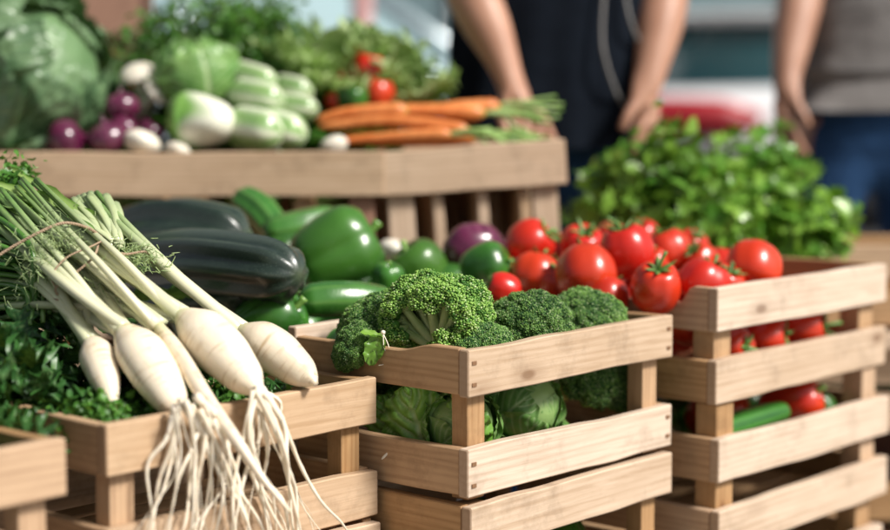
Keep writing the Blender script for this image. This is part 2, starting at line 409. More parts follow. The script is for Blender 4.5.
tag(g.build('kerb', plain('kerb_stone', (.38, .37, .35), .7), smooth=False), 'stone kerb of the pavement', None, kind='structure')

# ------------------------------------------------------------------ boards and crates
_pl = [0]
def plank_geo(L, T, H, top=None, n=14, ch=.0016, warp=.0012, pegs=(), seed=None, geo=None, off=(0, 0, 0)):
    """board along X centred on the origin: thickness T in Y, height H in Z; top(x) lowers the upper edge"""
    _pl[0] += 1; sd = seed if seed is not None else _pl[0]
    xs = np.linspace(-L / 2 + ch, L / 2 - ch, n)
    if top is not None: xs = np.linspace(-L / 2 + ch, L / 2 - ch, 44)
    rings = []; dd = []
    def ring(x, sh, e):
        wz = warp * float(vnoise([[x * 6, sd * 3.7, 0]])[0]); wy = warp * .8 * float(vnoise([[x * 5, sd * 1.3, 9]])[0])
        up = H / 2 - (top(x) if top else 0) + warp * float(vnoise([[x * 14, sd * 2.1, 5]])[0])
        lo = -H / 2 + warp * float(vnoise([[x * 13, sd * 4.1, 2]])[0])
        a, c = T / 2 - sh, ch
        lo += sh; up -= sh
        q = [(-a + c, lo), (a - c, lo), (a, lo + c), (a, up - c), (a - c, up), (-a + c, up), (-a, up - c), (-a, lo + c)]
        rings.append([(x, y + wy, z + wz) for y, z in q]); dd.append([(e, 0, 0)] * 8)
    ring(-L / 2, ch, 1); ring(-L / 2 + ch * .98, 0, .6)
    for x in xs: ring(x, 0, 0)
    ring(L / 2 - ch * .98, 0, .6); ring(L / 2, ch, 1)
    m = len(rings)
    V = np.array(rings).reshape(-1, 3) + np.array(off); D = np.array(dd).reshape(-1, 3)
    F = gridF(m, 8)
    g = geo or Geo()
    # separate end caps so the end grain reads
    n0 = 8
    g.add(V, [F], D)
    for r, rev in ((0, True), (m - 1, False)):
        q = V[r * 8:(r + 1) * 8]
        idx = list(range(8))
        if rev: idx = idx[::-1]
        g.add(q, np.array([idx]), (1, 0, 0))
    for (px, pz) in pegs:
        w2, h2 = .0042, .0024
        y = -T / 2 - .0003
        bx = np.array([(px - w2, y, pz - h2), (px + w2, y, pz - h2), (px + w2, y, pz + h2), (px - w2, y, pz + h2),
                       (px - w2, y + .003, pz - h2), (px + w2, y + .003, pz - h2), (px + w2, y + .003, pz + h2), (px - w2, y + .003, pz + h2)]) + np.array(off)
        g.add(bx, np.array([(0, 1, 2, 3), (0, 4, 5, 1), (1, 5, 6, 2), (2, 6, 7, 3), (3, 7, 4, 0)]), (0, 0, 0), 1)
    return g
def board(name, parent, L, T, H, loc, rot=(0, 0, 0), mat=W_PALE, **kw):
    return plank_geo(L, T, H, **kw).build(name, [mat, PEG], parent, False, loc, rot)

def crate(L, D, rails, H, post_top, label, group=None, loc=(0, 0, 0), yaw=0.0, tilt=0.0, mat=W_PALE, mat_side=None, rt=.016,
          post=.034, left_top=None, open_top=True, name='wooden_crate', posts=True, pegs=True, floor=True, back=None, dividers=()):
    """slatted crate; local origin at its front left bottom corner, X along the front, Y to the back.
    rails: (z of the lower edge, height) front to back all round"""
    ms = mat_side or mat
    e = empty(name, loc, (0, tilt, yaw)); tag(e, label, 'crate', group)
    for i, (z0, h) in enumerate(rails):
        zc = z0 + h / 2; up = i == len(rails) - 1
        pg = [(sx * (L / 2 - .011), sz) for sx in (-1, 1) for sz in (-h * .26, h * .2)] if pegs else []
        board('rail', e, L, rt, h, (L / 2, rt / 2, zc), mat=mat, pegs=pg, warp=.0018)
        board('rail', e, L, rt, h, (L / 2, D - rt / 2, zc), (0, 0, math.pi), mat=mat)
        for k, x in enumerate((rt / 2 + .0006, L - rt / 2 - .0006)):
            tp = left_top if (up and k == 0) else None
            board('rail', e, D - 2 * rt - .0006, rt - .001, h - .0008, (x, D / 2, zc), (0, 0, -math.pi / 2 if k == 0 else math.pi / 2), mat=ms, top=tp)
    if posts:
        z0 = .002
        for x in (rt + post / 2 + .0004, L - rt - post / 2 - .0004):
            for y in (rt + post * .4 + .0004, D - rt - post * .4 - .0004):
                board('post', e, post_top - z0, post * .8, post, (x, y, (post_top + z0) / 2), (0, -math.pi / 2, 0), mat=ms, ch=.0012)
    if floor:
        g = Geo(); k = 5; wdt = (D - 2 * rt - .01) / k
        zf = rails[0][0] + .012
        for i in range(k):
            plank_geo(L - 2 * rt - .004, .007, wdt - .012, geo=g, off=(0, 0, 0), n=4)
            g.v[-3:] = [np.stack([v[:, 0] + L / 2, -v[:, 2] + rt + .005 + wdt * (i + .5), v[:, 1] + zf], 1) for v in g.v[-3:]]
        g.build('crate_floor', [ms, PEG], e, False)
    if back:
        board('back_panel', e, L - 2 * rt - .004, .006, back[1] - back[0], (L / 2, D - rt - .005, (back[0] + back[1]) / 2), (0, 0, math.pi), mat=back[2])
    for x, wd, m_ in dividers:
        board('divider', e, H - rails[-1][1] - .01, D * .8, wd, (x, rt + D * .4 + .001, (H - rails[-1][1]) / 2), (0, -math.pi / 2, 0), mat=m_)
    return e

YAW = UA
H_L, H_C, H_R = .1855, .198, .220
RL = [(.006, .060), (.1255, .060)]
RC = [(.010, .060), (.138, .060)]
RR = [(.000, .064), (.105, .064)]
Z_R = .0005
def stepdown(D, amt=.018, a=.04, b=.075):
    # upper edge of the left side rail: full height at the front, an S-curve down, then level (local x runs back to front here)
    def f(x):
        s = D / 2 - x          # distance from the front end (the board is turned so that +x is the front)
        s = max(0, min(1, (s - a) / (b - a)))
        return amt * s * s * (3 - 2 * s)
    return f
def stack(u, v, L, D, H, rails, n, lab_top, labs, grp, z0=0.0, left_top=None, mat=W_PALE, side=W_WARM, jig=.004, pegs=False, back=None, post=.034):  # side defaults to a darker wood: shade of the left faces put into the colour
    out = []
    for k in range(n):
        top = k == n - 1
        du, dv = (0, 0) if top else (random.uniform(-jig, jig), random.uniform(-jig, jig) - .006)
        p = uv(u + du, v + dv, z0 + k * H)
        out.append(crate(L, D, rails, H, rails[-1][0] + rails[-1][1] - .034 if top else H - .003, lab_top if top else labs[n - 2 - k], grp, p,
                         YAW + (0 if top else random.uniform(-.008, .008)), mat=mat, mat_side=side, pegs=pegs, back=back, post=post, left_top=left_top if top else None))
    return out
G1 = 'slatted wooden crates in the front row'
D_L, D_C, D_R = .30, .33, .38
st_l = stack(-.441, .147, .430, D_L, H_L, RL, 4, 'wooden crate under the bunch of white radishes, top of its stack',
             ['second crate down under the white radishes', 'third crate down in the stack under the white radishes', 'bottom crate of the stack under the white radishes'], G1, mat=W_BACK)
st_c = stack(0, 0, .448, D_C, H_C, RC, 4, 'pale wooden crate heaped with broccoli, top of its stack',
             ['wooden crate directly beneath the broccoli and cabbage crate', 'third crate down in the stack under the broccoli', 'bottom crate of the broccoli stack'], G1, left_top=stepdown(.30, .012, .045, .11), pegs=True)
pr = at(718, 290, 2.40)
du = (pr.x - C0.x) * UX + (pr.y - C0.y) * UY; dv = -(pr.x - C0.x) * UY + (pr.y - C0.y) * UX
R_U, R_V = du, dv
st_r = stack(du, dv, .515, D_R, H_R, RR, 4, 'pale wooden crate heaped with red tomatoes, top of its stack',
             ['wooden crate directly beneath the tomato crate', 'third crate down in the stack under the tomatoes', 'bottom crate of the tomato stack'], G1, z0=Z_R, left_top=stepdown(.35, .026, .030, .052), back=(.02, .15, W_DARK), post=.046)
st_f = stack(-.985, .115, .468, .30, H_L, RL, 4, 'wooden crate at the lower left edge, dark leafy greens behind its rail',
             ['second crate down at the lower left edge of the photo', 'third crate down at the lower left edge of the photo', 'bottom crate at the lower left edge of the photo'], G1, mat=W_WARM)  # darker wood here paints in the shade on this stack
# crates of the second row, hidden under the heap of peppers and marrows
mid_a = stack(.005, .40, .455, .29, .175, [(.008, .055), (.115, .055)], 4, 'crate under the heap of green peppers', ['crate below the pepper crate'] * 3, 'crates under the peppers', side=W_WARM)
mid_b = stack(-.47, .462, .455, .29, .175, [(.008, .055), (.115, .055)], 4, 'crate under the dark marrows', ['crate below the marrow crate'] * 3, 'crates under the dark marrows', side=W_WARM)
# straw coloured sliver caught on the crate below
def table(name, x0, x1, y0, y1, z, label):
    e = empty(name, ((x0 + x1) / 2, (y0 + y1) / 2, 0)); tag(e, label, 'table')
    wx, wy = x1 - x0, y1 - y0
    g = Geo(); k = 4
    for i in range(k):
        plank_geo(wx, .028, wy / k - .006, geo=g, n=8)
        g.v[-3:] = [np.stack([v[:, 0], -v[:, 2] - wy / 2 + wy / k * (i + .5), v[:, 1] + z - .0145], 1) for v in g.v[-3:]]
    g.build('table_top', [W_BACK, PEG], e, False)
    for sx in (-1, 1):
        for sy in (-1, 1):
            board('leg', e, z - .032, .05, .05, (sx * (wx / 2 - .06), sy * (wy / 2 - .05), (z - .03) / 2), (0, -math.pi / 2, 0), mat=W_BACK)
    for sy in (-1, 1):
        board('apron', e, wx - .18, .02, .07, (0, sy * (wy / 2 - .05), z - .068), mat=W_BACK)
    return e
ZB = at(200, 152, 2.95).z            # rim of the display crates
TZ = .66
table('market_table', -1.35, .30, 2.93, 3.42, TZ, 'wooden market table carrying the tall display crates')
table('market_table', .50, 1.25, 3.14, 3.50, TZ, 'wooden market table carrying the crate of parsley')
HB = ZB - TZ
xl = at(-60, 150, 2.95).x; xm = at(384, 150, 2.95).x
GB = 'tall display crates at the back'
disp1 = crate(xm - xl, .36, [(.02, .06), (HB - .078, .078)], HB, HB - .006, 'long display crate holding the big savoy cabbage and squashes', GB, (xl, 2.95, TZ), 0, mat=W_BACK, mat_side=W_RED,
              rt=.016, post=.045, pegs=False, back=(.05, HB - .02, W_WARM),
              dividers=[(at(148, 0, 2.95).x - xl, .026, W_WARM), (at(190, 0, 2.95).x - xl, .026, W_WARM), (at(300, 0, 2.95).x - xl, .03, W_WARM), (at(60, 0, 2.95).x - xl, .03, W_WARM)])
p0 = at(389, 150, 2.95)
wr = (at(577, 140, 3.02).x - p0.x) / math.cos(.10)
disp2 = crate(wr, .36, [(.02, .06), (HB - .078, .078)], HB, HB - .006, 'display crate with the carrots at its open right corner', GB, (p0.x, 2.952, TZ), .10, -.068, mat=W_BACK, mat_side=W_BACK,
              rt=.016, post=.045, pegs=False, back=(.05, HB - .02, W_WARM), dividers=[(.105, .018, W_BACK), (.185, .018, W_BACK), (.26, .018, W_BACK)])
# parsley crate on the second table
pc = at(700, 244, 3.20)
HP = pc.z - TZ
crate(.52, .28, [(.012, .06), (HP - .062, .06)], HP, HP - .01, 'small brown crate filled with bunches of bright parsley', None, (.555, 3.17, TZ), .03, mat=W_WARM, mat_side=W_RED)
for k in range(2):
    crate(.50, .28, [(.01, .07), (.19, .07)], .28, .276, ['brown crate on the ground beneath the parsley table', 'brown crate beneath the parsley table, upper one of two'][k], 'crates beneath the parsley table', (.66 + .01 * k, 3.18, k * .281), .02, mat=W_WARM, mat_side=W_RED, back=(.03, .25, W_DARK))
# dark crates behind the savoy cabbage
for k in range(2):
    crate(.95, .24, [(.01, .11), (.155, .11)], .28, .276, ['dark brown slatted crate behind the savoy cabbage, lower one of two', 'dark brown slatted crate behind the savoy cabbage, upper one of two'][k],
          'dark brown crates behind the savoy cabbage', (-1.62 + .02 * k, 3.56, .80 + k * .281), .04, mat=W_RED, mat_side=W_DARK, post=.07, pegs=False, back=(.03, .25, W_DARK))
table('side_table', -1.75, -.45, 3.50, 3.92, .80, 'low wooden table behind, carrying dark brown crates')

# ------------------------------------------------------------------ far background: street, cars, shop front
PAINT_W = plain('white_car_paint', (.78, .79, .80), .25, coat=1.0, nscale=3, var=.03)
PAINT_B = plain('silver_blue_car_paint', (.42, .52, .56), .28, metal=.35, coat=1.0, nscale=3, var=.05)
GLASS = plain('dark_teal_car_glass', (.010, .045, .052), .12, coat=.3, nscale=2, var=.3, spec=.4)
PGLASS = plain('sky_toned_car_glass', (.30, .42, .45), .12, coat=.5, nscale=2, var=.2)  # pale colour stands in for the sky reflected in the windows
TYRE = plain('tyre_rubber', (.02, .02, .021), .8, nscale=40, bump=.2)
RIM = plain('alloy_rim', (.45, .46, .47), .3, metal=.9)
REDL = plain('red_lamp_lens', (.34, .010, .018), .45, coat=.1, var=.1)
CLRL = plain('clear_lamp_lens', (.7, .72, .74), .08, coat=1.0)
TRIM = plain('black_trim', (.02, .021, .023), .55)
def car(name, loc, yaw, paint, label, group, sc_=1.15, glass=None):
    e = empty(name, loc, (0, 0, yaw)); tag(e, label, 'car', group); e.scale = (sc_,) * 3
    Lc = 4.2
    # body: rounded sections along the length (x), rear at -x
    st = [(-2.08, .66, .42, .92), (-2.03, .76, .30, 1.08), (-1.9, .83, .24, 1.13), (-1.4, .87, .22, 1.10), (-.8, .88, .21, 1.05), (0, .885, .21, .99), (.7, .88, .21, .96), (1.15, .87, .22, .92), (1.6, .84, .24, .84), (1.95, .76, .28, .74), (2.09, .60, .36, .62)]
    ringn = 20; V = []
    for x, hw, zb, zt in st:
        for k in range(ringn):
            a = 2 * math.pi * k / ringn
            ca, sa = math.cos(a), math.sin(a)
            y = hw * math.copysign(abs(ca) ** .38, ca); z = (zb + zt) / 2 + (zt - zb) / 2 * math.copysign(abs(sa) ** .5, sa)
            V.append((x, y, z))
    F = gridF(len(st), ringn)
    g = Geo(); g.add(V, [F, np.array([list(range(ringn - 1, -1, -1))]), np.array([list(range((len(st) - 1) * ringn, len(st) * ringn))])])
    g.build('body', paint, e)
    # cabin glass and roof
    lo = [(-1.93, .72), (-1.2, .80), (0, .81), (.95, .72)]; hi = [(-1.50, .58), (-.9, .62), (0, .62), (.25, .57)]
    V = [];
    for (xa, ya), (xb, yb) in zip(lo, hi):
        for s in (0, .5, 1):
            V += [(xa + (xb - xa) * s, -(ya + (yb - ya) * s), .98 + .47 * s), (xa + (xb - xa) * s, (ya + (yb - ya) * s), .98 + .47 * s)]
    V = np.array(V); F = []
    for i in range(3):
        for s in range(2):
            for sd in (0, 1):
                a = i * 6 + s * 2 + sd; F.append((a, a + 6, a + 8, a + 2) if sd == 0 else (a, a + 2, a + 8, a + 6))
    for i in (0, 3):
        for s in range(2):
            a = i * 6 + s * 2; F.append((a, a + 2, a + 3, a + 1) if i == 0 else (a, a + 1, a + 3, a + 2))
    Geo().add(V, np.array(F)).build('windows', glass or GLASS, e)
    P = catmull([(-1.56, 0, 1.455), (-1.3, 0, 1.49), (-.6, 0, 1.515), (0, 0, 1.50), (.32, 0, 1.45)], 12)
    v, f, d = sweep(P, [.56, .60, .615, .62, .625, .63, .63, .63, .625, .62, .6, .57], 20, flat=1, mod=None)
    v[:, 2] = 1.475 + (v[:, 2] - P.repeat(20, 0)[:, 2]) * .055 + (P.repeat(20, 0)[:, 2] - 1.48) * .8
    Geo().add(v, f).build('roof', paint, e)
    for sy in (-1, 1):
        for (xa, ya, xb, yb, r) in ((-1.95, .73, -1.52, .585, .045), (.98, .73, .27, .575, .03), (-.35, .815, -.35, .625, .03), (-1.35, .79, -1.15, .61, .05)):
            v, f, d = sweep([(xa, sy * ya, .97), ((xa + xb) / 2, sy * (ya + yb) / 2 * 1.01, 1.21), (xb, sy * yb, 1.46)], [r] * 3, 8)
            Geo().add(v, f).build('pillar', paint, e)
    for x in (-1.32, 1.32):
        for sy in (-1, 1):
            w_ = Geo(); v, f, d = lathe([(.18, -.10), (.30, -.10), (.33, -.06), (.33, .06), (.30, .10), (.18, .10)], 28, 24); w_.add(v, f)
            wo = w_.build('wheel', TYRE, e, loc=(x, sy * .80, .33), rot=(math.pi / 2, 0, 0))
            r_ = Geo(); v, f, d = lathe([(.002, .085), (.06, .09), (.07, .075), (.19, .08), (.20, .10), (.205, .02)], 20, 16, mod=lambda a, t: 1 + 0 * a); r_.add(v, f)
            v2 = v.copy(); v2[:, 2] *= -1; r_.add(v2, [x_[:, ::-1] for x_ in f]); r_.build('rim', RIM, wo)
    for sy in (-1, 1):
        v, f, d = sweep(catmull([(-1.93, sy * .83, .98), (-2.05, sy * .66, .98), (-2.11, sy * .10, .98)], 8), [.02, .09, .105, .11, .11, .11, .10, .03], 10, flat=.9)
        Geo().add(v, f).build('tail_light', REDL, e)
        v, f, d = sweep(catmull([(1.86, sy * .74, .70), (2.0, sy * .62, .68), (2.06, sy * .45, .66)], 8), [.02, .06, .07, .07, .07, .07, .06, .02], 10)
        Geo().add(v, f).build('headlight', CLRL, e)
        v, f, d = sweep(catmull([(.62, sy * .84, 1.0), (.60, sy * .95, 1.02), (.60, sy * 1.02, 1.04)], 8), [.02, .03, .06, .08, .085, .08, .06, .01], 10, flat=.7)
        Geo().add(v, f).build('mirror', paint, e)
    v, f, d = sweep(catmull([(-1.85, -.84, .62), (-2.06, -.55, .62), (-2.10, 0, .62), (-2.06, .55, .62), (-1.85, .84, .62)], 16), [.17] * 16, 10); Geo().add(v, f).build('bumper', TRIM, e)
    v, f, d = sweep(catmull([(1.85, -.82, .38), (2.08, -.5, .38), (2.12, 0, .38), (2.08, .5, .38), (1.85, .82, .38)], 16), [.08] * 16, 10); Geo().add(v, f).build('bumper', TRIM, e)
    return e
# local -x (the rear) of the white car turned to the market
car('parked_car', (2.12, 11.3, -.12), R_(82), PAINT_W, 'white hatchback parked behind, red tail lights towards the stall', 'cars parked in the street')
car('parked_car', (-1.05, 9.9, -.12), R_(8), PAINT_B, 'silver blue hatchback parked broadside behind the frilly lettuce', 'cars parked in the street', 1.32, PGLASS)
car('parked_car', (-6.3, 9.5, -.12), R_(2), PAINT_W, 'white hatchback further down the street, behind the dark crates', 'cars parked in the street')

WALL = plain('pale_render', (.80, .81, .82), .85, nscale=1.4, var=.10, bump=.2)
PINK = plain('pink_awning', (.62, .28, .27), .8, var=.12)
SHOPG = plain('shop_glass', (.22, .33, .36), .05, coat=1.0, nscale=.6, var=.4, spec=.8)  # base colour lightened to carry a painted sky reflection
FRAMEM = plain('pale_frame', (.62, .64, .64), .5)
def box(g, x0, x1, y0, y1, z0, z1, mi=0):
    V = [(x, y, z) for x in (x0, x1) for y in (y0, y1) for z in (z0, z1)]
    return g.add(V, np.array([(0, 1, 3, 2), (4, 6, 7, 5), (0, 4, 5, 1), (2, 3, 7, 6), (0, 2, 6, 4), (1, 5, 7, 3)]), None, mi)
b_ = empty('shop_building', (0, 17, -.12)); tag(b_, 'pale rendered shop building across the street with large windows', 'building')
g = Geo()
xs = [-22 + 3.4 * i for i in range(14)]
box(g, -22.6, 23, .35, 9, 0, 8.6)
for x in xs: box(g, x - .45, x + .45, 0, .349, 0, 8.6)
box(g, -22.6, 23, .02, .348, 3.3, 4.6); box(g, -22.6, 23, .02, .348, 6.8, 8.6); box(g, -22.6, 23, .02, .348, 0, .45)
g.build('wall', WALL, b_, False)
g = Geo(); box(g, -22.9, 23.3, -.25, 9.2, 8.602, 8.85); g.build('roof', FRAMEM, b_, False)
for i in range(13):
    for (z0, z1) in ((.46, 3.29), (4.62, 6.78)):
        f_ = Geo(); a, c = xs[i] + .46, xs[i + 1] - .46
        box(f_, a, a + .08, .12, .30, z0, z1); box(f_, c - .08, c, .12, .30, z0, z1); box(f_, a + .081, c - .081, .12, .30, z0, z0 + .08); box(f_, a + .081, c - .081, .12, .30, z1 - .08, z1)
        box(f_, (a + c) / 2 - .03, (a + c) / 2 + .03, .13, .29, z0 + .081, z1 - .081)
        fo = f_.build('window', FRAMEM, b_, False)
        q = Geo(); box(q, a + .05, c - .05, .20, .21, z0 + .05, z1 - .05); q.build('pane', SHOPG, fo, False)
for i, xx in enumerate((-6.6, 9.4)):
    g = Geo(); V = [(xx - 1.5, -.01, 3.3), (xx + 1.5, -.01, 3.3), (xx + 1.5, -1.3, 2.75), (xx - 1.5, -1.3, 2.75), (xx + 1.5, -1.3, 2.5), (xx - 1.5, -1.3, 2.5)]
    V2 = [(x, y + .02, z - .03) for x, y, z in V]
    g.add(V + V2, np.array([(0, 3, 2, 1), (3, 5, 4, 2), (6, 7, 8, 9), (9, 8, 10, 11), (0, 6, 9, 3), (1, 2, 8, 7), (5, 11, 10, 4), (0, 1, 7, 6), (3, 9, 11, 5), (2, 4, 10, 8)]))
    g.build('awning', PINK, b_, False)
POLE = plain('painted_post', (.60, .34, .33), .6, var=.1)
v, f, d = lathe([(.001, 0), (.09, 0), (.09, .05), (.045, .08), (.04, 2.6), (.05, 2.62), (.05, 2.7), (.001, 2.72)], 20, 40)
o = Geo().add(v, f).build('bollard_post', POLE, loc=(at(362, 50, 6.4).x, 6.4, -.12)); tag(o, 'thin dusty red post at the kerb behind the lettuce', 'post')
# ------------------------------------------------------------------ vegetable builders (all at the origin, +Z up unless said)
def tomato(name, R, H, lobes=5, seed=0, depth=.05, stem=.03, sepals=6, cur=.5):
    r = random.Random(seed); ph = r.uniform(0, 6)
    pts = [(.0, .36 * H), (.10 * R, .355 * H), (.30 * R, .45 * H), (.62 * R, .46 * H), (.92 * R, .24 * H), (1.0 * R, -.04 * H), (.90 * R, -.30 * H), (.60 * R, -.47 * H), (.25 * R, -.53 * H), (0, -.535 * H)]
    pts = pts[::-1]
    def md(a, t):
        top = np.clip(t, 0, 1) ** 1.5
        c = np.abs(np.sin(lobes * a / 2 + ph + .3 * np.sin(a + ph))) ** .6
        return 1 - 1.5 * depth * (.25 + .75 * top) * (1 - c) * 1.6 + .015 * np.sin(2 * a + ph * 2) + .01 * np.sin(3 * a + 1)
    def dt(a, t):
        ring = np.clip((t - .86) / .14, 0, 1)
        return (.25 * np.sin(3 * a + ph) * (1 - t), ring * .55 * (t > .8), np.clip((t - .94) / .06, 0, 1) * .5)
    v, f, d = lathe(pts, 40, 34, md, dt)
    o = Geo().add(v, f, d).build(name, V_TOM)
    g = Geo(); zt = .36 * H
    for k in range(sepals):
        a = ph + k * 2 * math.pi / sepals + r.uniform(-.2, .2); L = R * r.uniform(.50, .75); c, s = math.cos(a), math.sin(a); lift = r.uniform(0, cur)
        path = [(0, 0, zt - .001), (c * L * .35, s * L * .35, zt + .085 * H + .002), (c * L * .75, s * L * .75, zt + .13 * H + lift * .08 * H + .001), (c * L, s * L, zt + (.12 + lift * .3) * H)]
        v, f, d = sweep(catmull(path, 9), [.004, .0048, .0052, .005, .0044, .0036, .0026, .0015, .0004], 6, flat=.35, dat=lambda a_, t: (0 * a_, 0 * a_, t * .3))
        g.add(v, f, d)
    b1, b2 = r.uniform(-.5, .5), r.uniform(-.5, .5)
    v, f, d = sweep(catmull([(0, 0, zt - .003), (b1 * .2 * stem, b2 * .2 * stem, zt + stem * .5), (b1 * stem, b2 * stem, zt + stem)], 8), [.0042, .003, .0028, .0027, .0027, .0028, .0031, .0034], 8)
    g.add(v, f, d); g.build('calyx', V_CAL, o)
    return o
def pepper(name, R, H, lobes=4, seed=0, mat=None, depth=.10, wrinkle=.0, n=56):
    r = random.Random(seed); ph = r.uniform(0, 6)
    pts = [(0, .36 * H), (.12 * R, .37 * H), (.34 * R, .47 * H), (.66 * R, .47 * H), (.95 * R, .30 * H), (1.0 * R, .08 * H), (.93 * R, -.18 * H), (.78 * R, -.38 * H), (.45 * R, -.50 * H), (.15 * R, -.46 * H), (0, -.45 * H)][::-1]
    def md(a, t):
        c = np.abs(np.sin(lobes * a / 2 + ph + .25 * np.sin(t * 5 + ph))) ** .55
        return 1 - depth * (1 - c) * 1.5 * (.4 + .6 * np.sin(np.pi * np.clip(t, 0, 1))) + .03 * np.sin(a + ph) + wrinkle * np.sin(5 * a + 7 * t + ph) * np.sin(np.pi * t)
    def dt(a, t):
        return (.35 * np.sin(2 * a + ph + 3 * t), np.clip(np.sin(lobes * a / 2 + ph) ** 8, 0, 1) * .10, np.clip((t - .96) / .04, 0, 1) * .4)
    v, f, d = lathe(pts, n, 40, md, dt)
    o = Geo().add(v, f, d).build(name, mat or V_PEP)
    g = Geo(); v, f, d = sweep(catmull([(0, 0, .33 * H), (0, .002, .42 * H), (.006, .008, .60 * H)], 10), [.013, .012, .007, .0055, .005, .005, .005, .0055, .0062, .0066], 10, mod=lambda a, t: 1 + .1 * np.sin(5 * a))
    g.add(v, f, d); g.build('stalk', V_STEM, o)
    return o
def gourd(name, pts, rr, mat, ribs=8, rib=.05, n=40, dat=None, m=44, flat=1.0, end=None, lump=.03, seed=0, blunt_=.85):
    """long vegetable: a bent body with blunt ends; pts the axis, rr radii along it"""
    P = catmull(pts, 200); Ls = np.concatenate([[0], np.cumsum(np.linalg.norm(np.diff(P, axis=0), axis=1))]); Lt = Ls[-1]
    u = .5 - .5 * np.cos(np.pi * np.linspace(0, 1, m)); P = np.stack([np.interp(u * Lt, Ls, P[:, i]) for i in range(3)], -1)
    q = np.interp(u, np.linspace(0, 1, len(rr) - 2), rr[1:-1]); te = max(rr) / Lt * blunt_
    cap = np.sqrt(np.clip(1 - (1 - np.clip(u / te, 0, 1)) ** 2, 0, 1)) * np.sqrt(np.clip(1 - (1 - np.clip((1 - u) / te, 0, 1)) ** 2, 0, 1))
    q = q * cap
    def md(a, t):
        return 1 + rib * np.cos(ribs * a) * np.sin(np.pi * np.clip(t, 0, 1)) ** .4 + lump * np.sin(3 * a + seed + 4 * t) * .5 + lump * np.sin(7 * t + seed) * .4
    v, f, d = sweep(P, np.maximum(q, 3e-4), n, md, dat, flat)
    o = Geo().add(v, f, d).build(name, mat)
    if end:
        T = Vector(P[0] - P[1]).normalized()
        a = Vector(P[0])
        v, f, d = sweep([a - T * .006, a + T * .012, a + T * .03], [end * 1.5, end, end * .9], 7, mod=lambda a_, t: 1 + 0 * a_)
        Geo().add(v, f, d).build('stalk', V_STEM, o)
    return o
def blunt(R, n=9, taper=0.0, e=.55):
    x = np.linspace(0, 1, n)
    return [0.0] + [R * (1 - taper * t) * (min(1, t / .10) ** e if t < .1 else 1) * (min(1, (1 - t) / .10) ** e if t > .9 else 1) for t in x[1:-1]] + [0.0]

def leafgrid(L, W, nu=22, nv=26, curl=.0, cup=.2, ruffle=.0, rfreq=9, savoy=.0, veins=7, ridge=.004, seed=0, shape=.7, lobes=0.0, lobf=9, tipw=.15, pet=0.0, edge=0.0):
    """leaf growing along +Y, face towards +Z"""
    s, t = np.meshgrid(np.linspace(-1, 1, nu), np.linspace(0, 1, nv))
    wd = W * np.clip(np.sin(np.pi * np.clip(t, 0, 1) ** shape), 0, 1) ** .6 + W * tipw * t * (t < .97)
    wd = wd * (1 + lobes * np.sin(t * lobf * 2 * np.pi + seed) * (t > .1)) + pet
    sv = np.abs(((t - .42 * np.abs(s) ** .9) * veins) % 1 - .5) * 2     # 1 on a side vein
    side = np.clip((sv - .80) / .20, 0, 1) * (np.abs(s) < .93)
    mid = np.clip(1 - np.abs(s) / (.075 * (1.25 - t)), 0, 1) ** .7
    vein = np.maximum(mid, side * .75)
    x = s * wd
    z = cup * wd * s * s * 1.0 + curl * L * t * t
    rip = np.sin(t * rfreq * 2 * np.pi + seed + 1.5 * np.sign(s)) + .5 * np.sin(t * rfreq * 4.3 * np.pi + seed * 2)
    z = z + ruffle * L * np.abs(s) ** 2.4 * rip
    P = np.stack([x, L * t, z], -1)
    z = z - ridge * vein + savoy * (1 - side) * (vnoise(P, 95 * .1 / max(L, .05), seed) + .8 * (1 - sv))
    y = L * t - ruffle * L * .4 * np.abs(s) ** 2.4 * np.cos(t * rfreq * 2 * np.pi + seed)
    V = np.stack([x + ruffle * .25 * L * s ** 3 * rip, y, z], -1)
    D = np.stack([.25 * vnoise(P, 30, seed + 3), vein, edge * np.clip(np.abs(s) - .7, 0, 1) * 3], -1)
    return V.reshape(-1, 3), gridF(nv, nu, False), D.reshape(-1, 3)
def arch(V, k):
    """bend a leaf about X: curvature k (radians per metre) along Y"""
    V = V.copy(); y, z = V[:, 1].copy(), V[:, 2].copy()
    if abs(k) < 1e-6: return V
    a = y * k; r = 1 / k - z
    V[:, 1] = np.sin(a) * r; V[:, 2] = 1 / k - np.cos(a) * r
    return V
def tf(V, M): M = np.array(M); return V @ M[:3, :3].T + M[:3, 3]
def TM(loc, rot): return Matrix.Translation(loc) @ (rot.to_matrix() if isinstance(rot, Euler) else Euler(rot).to_matrix()).to_4x4()

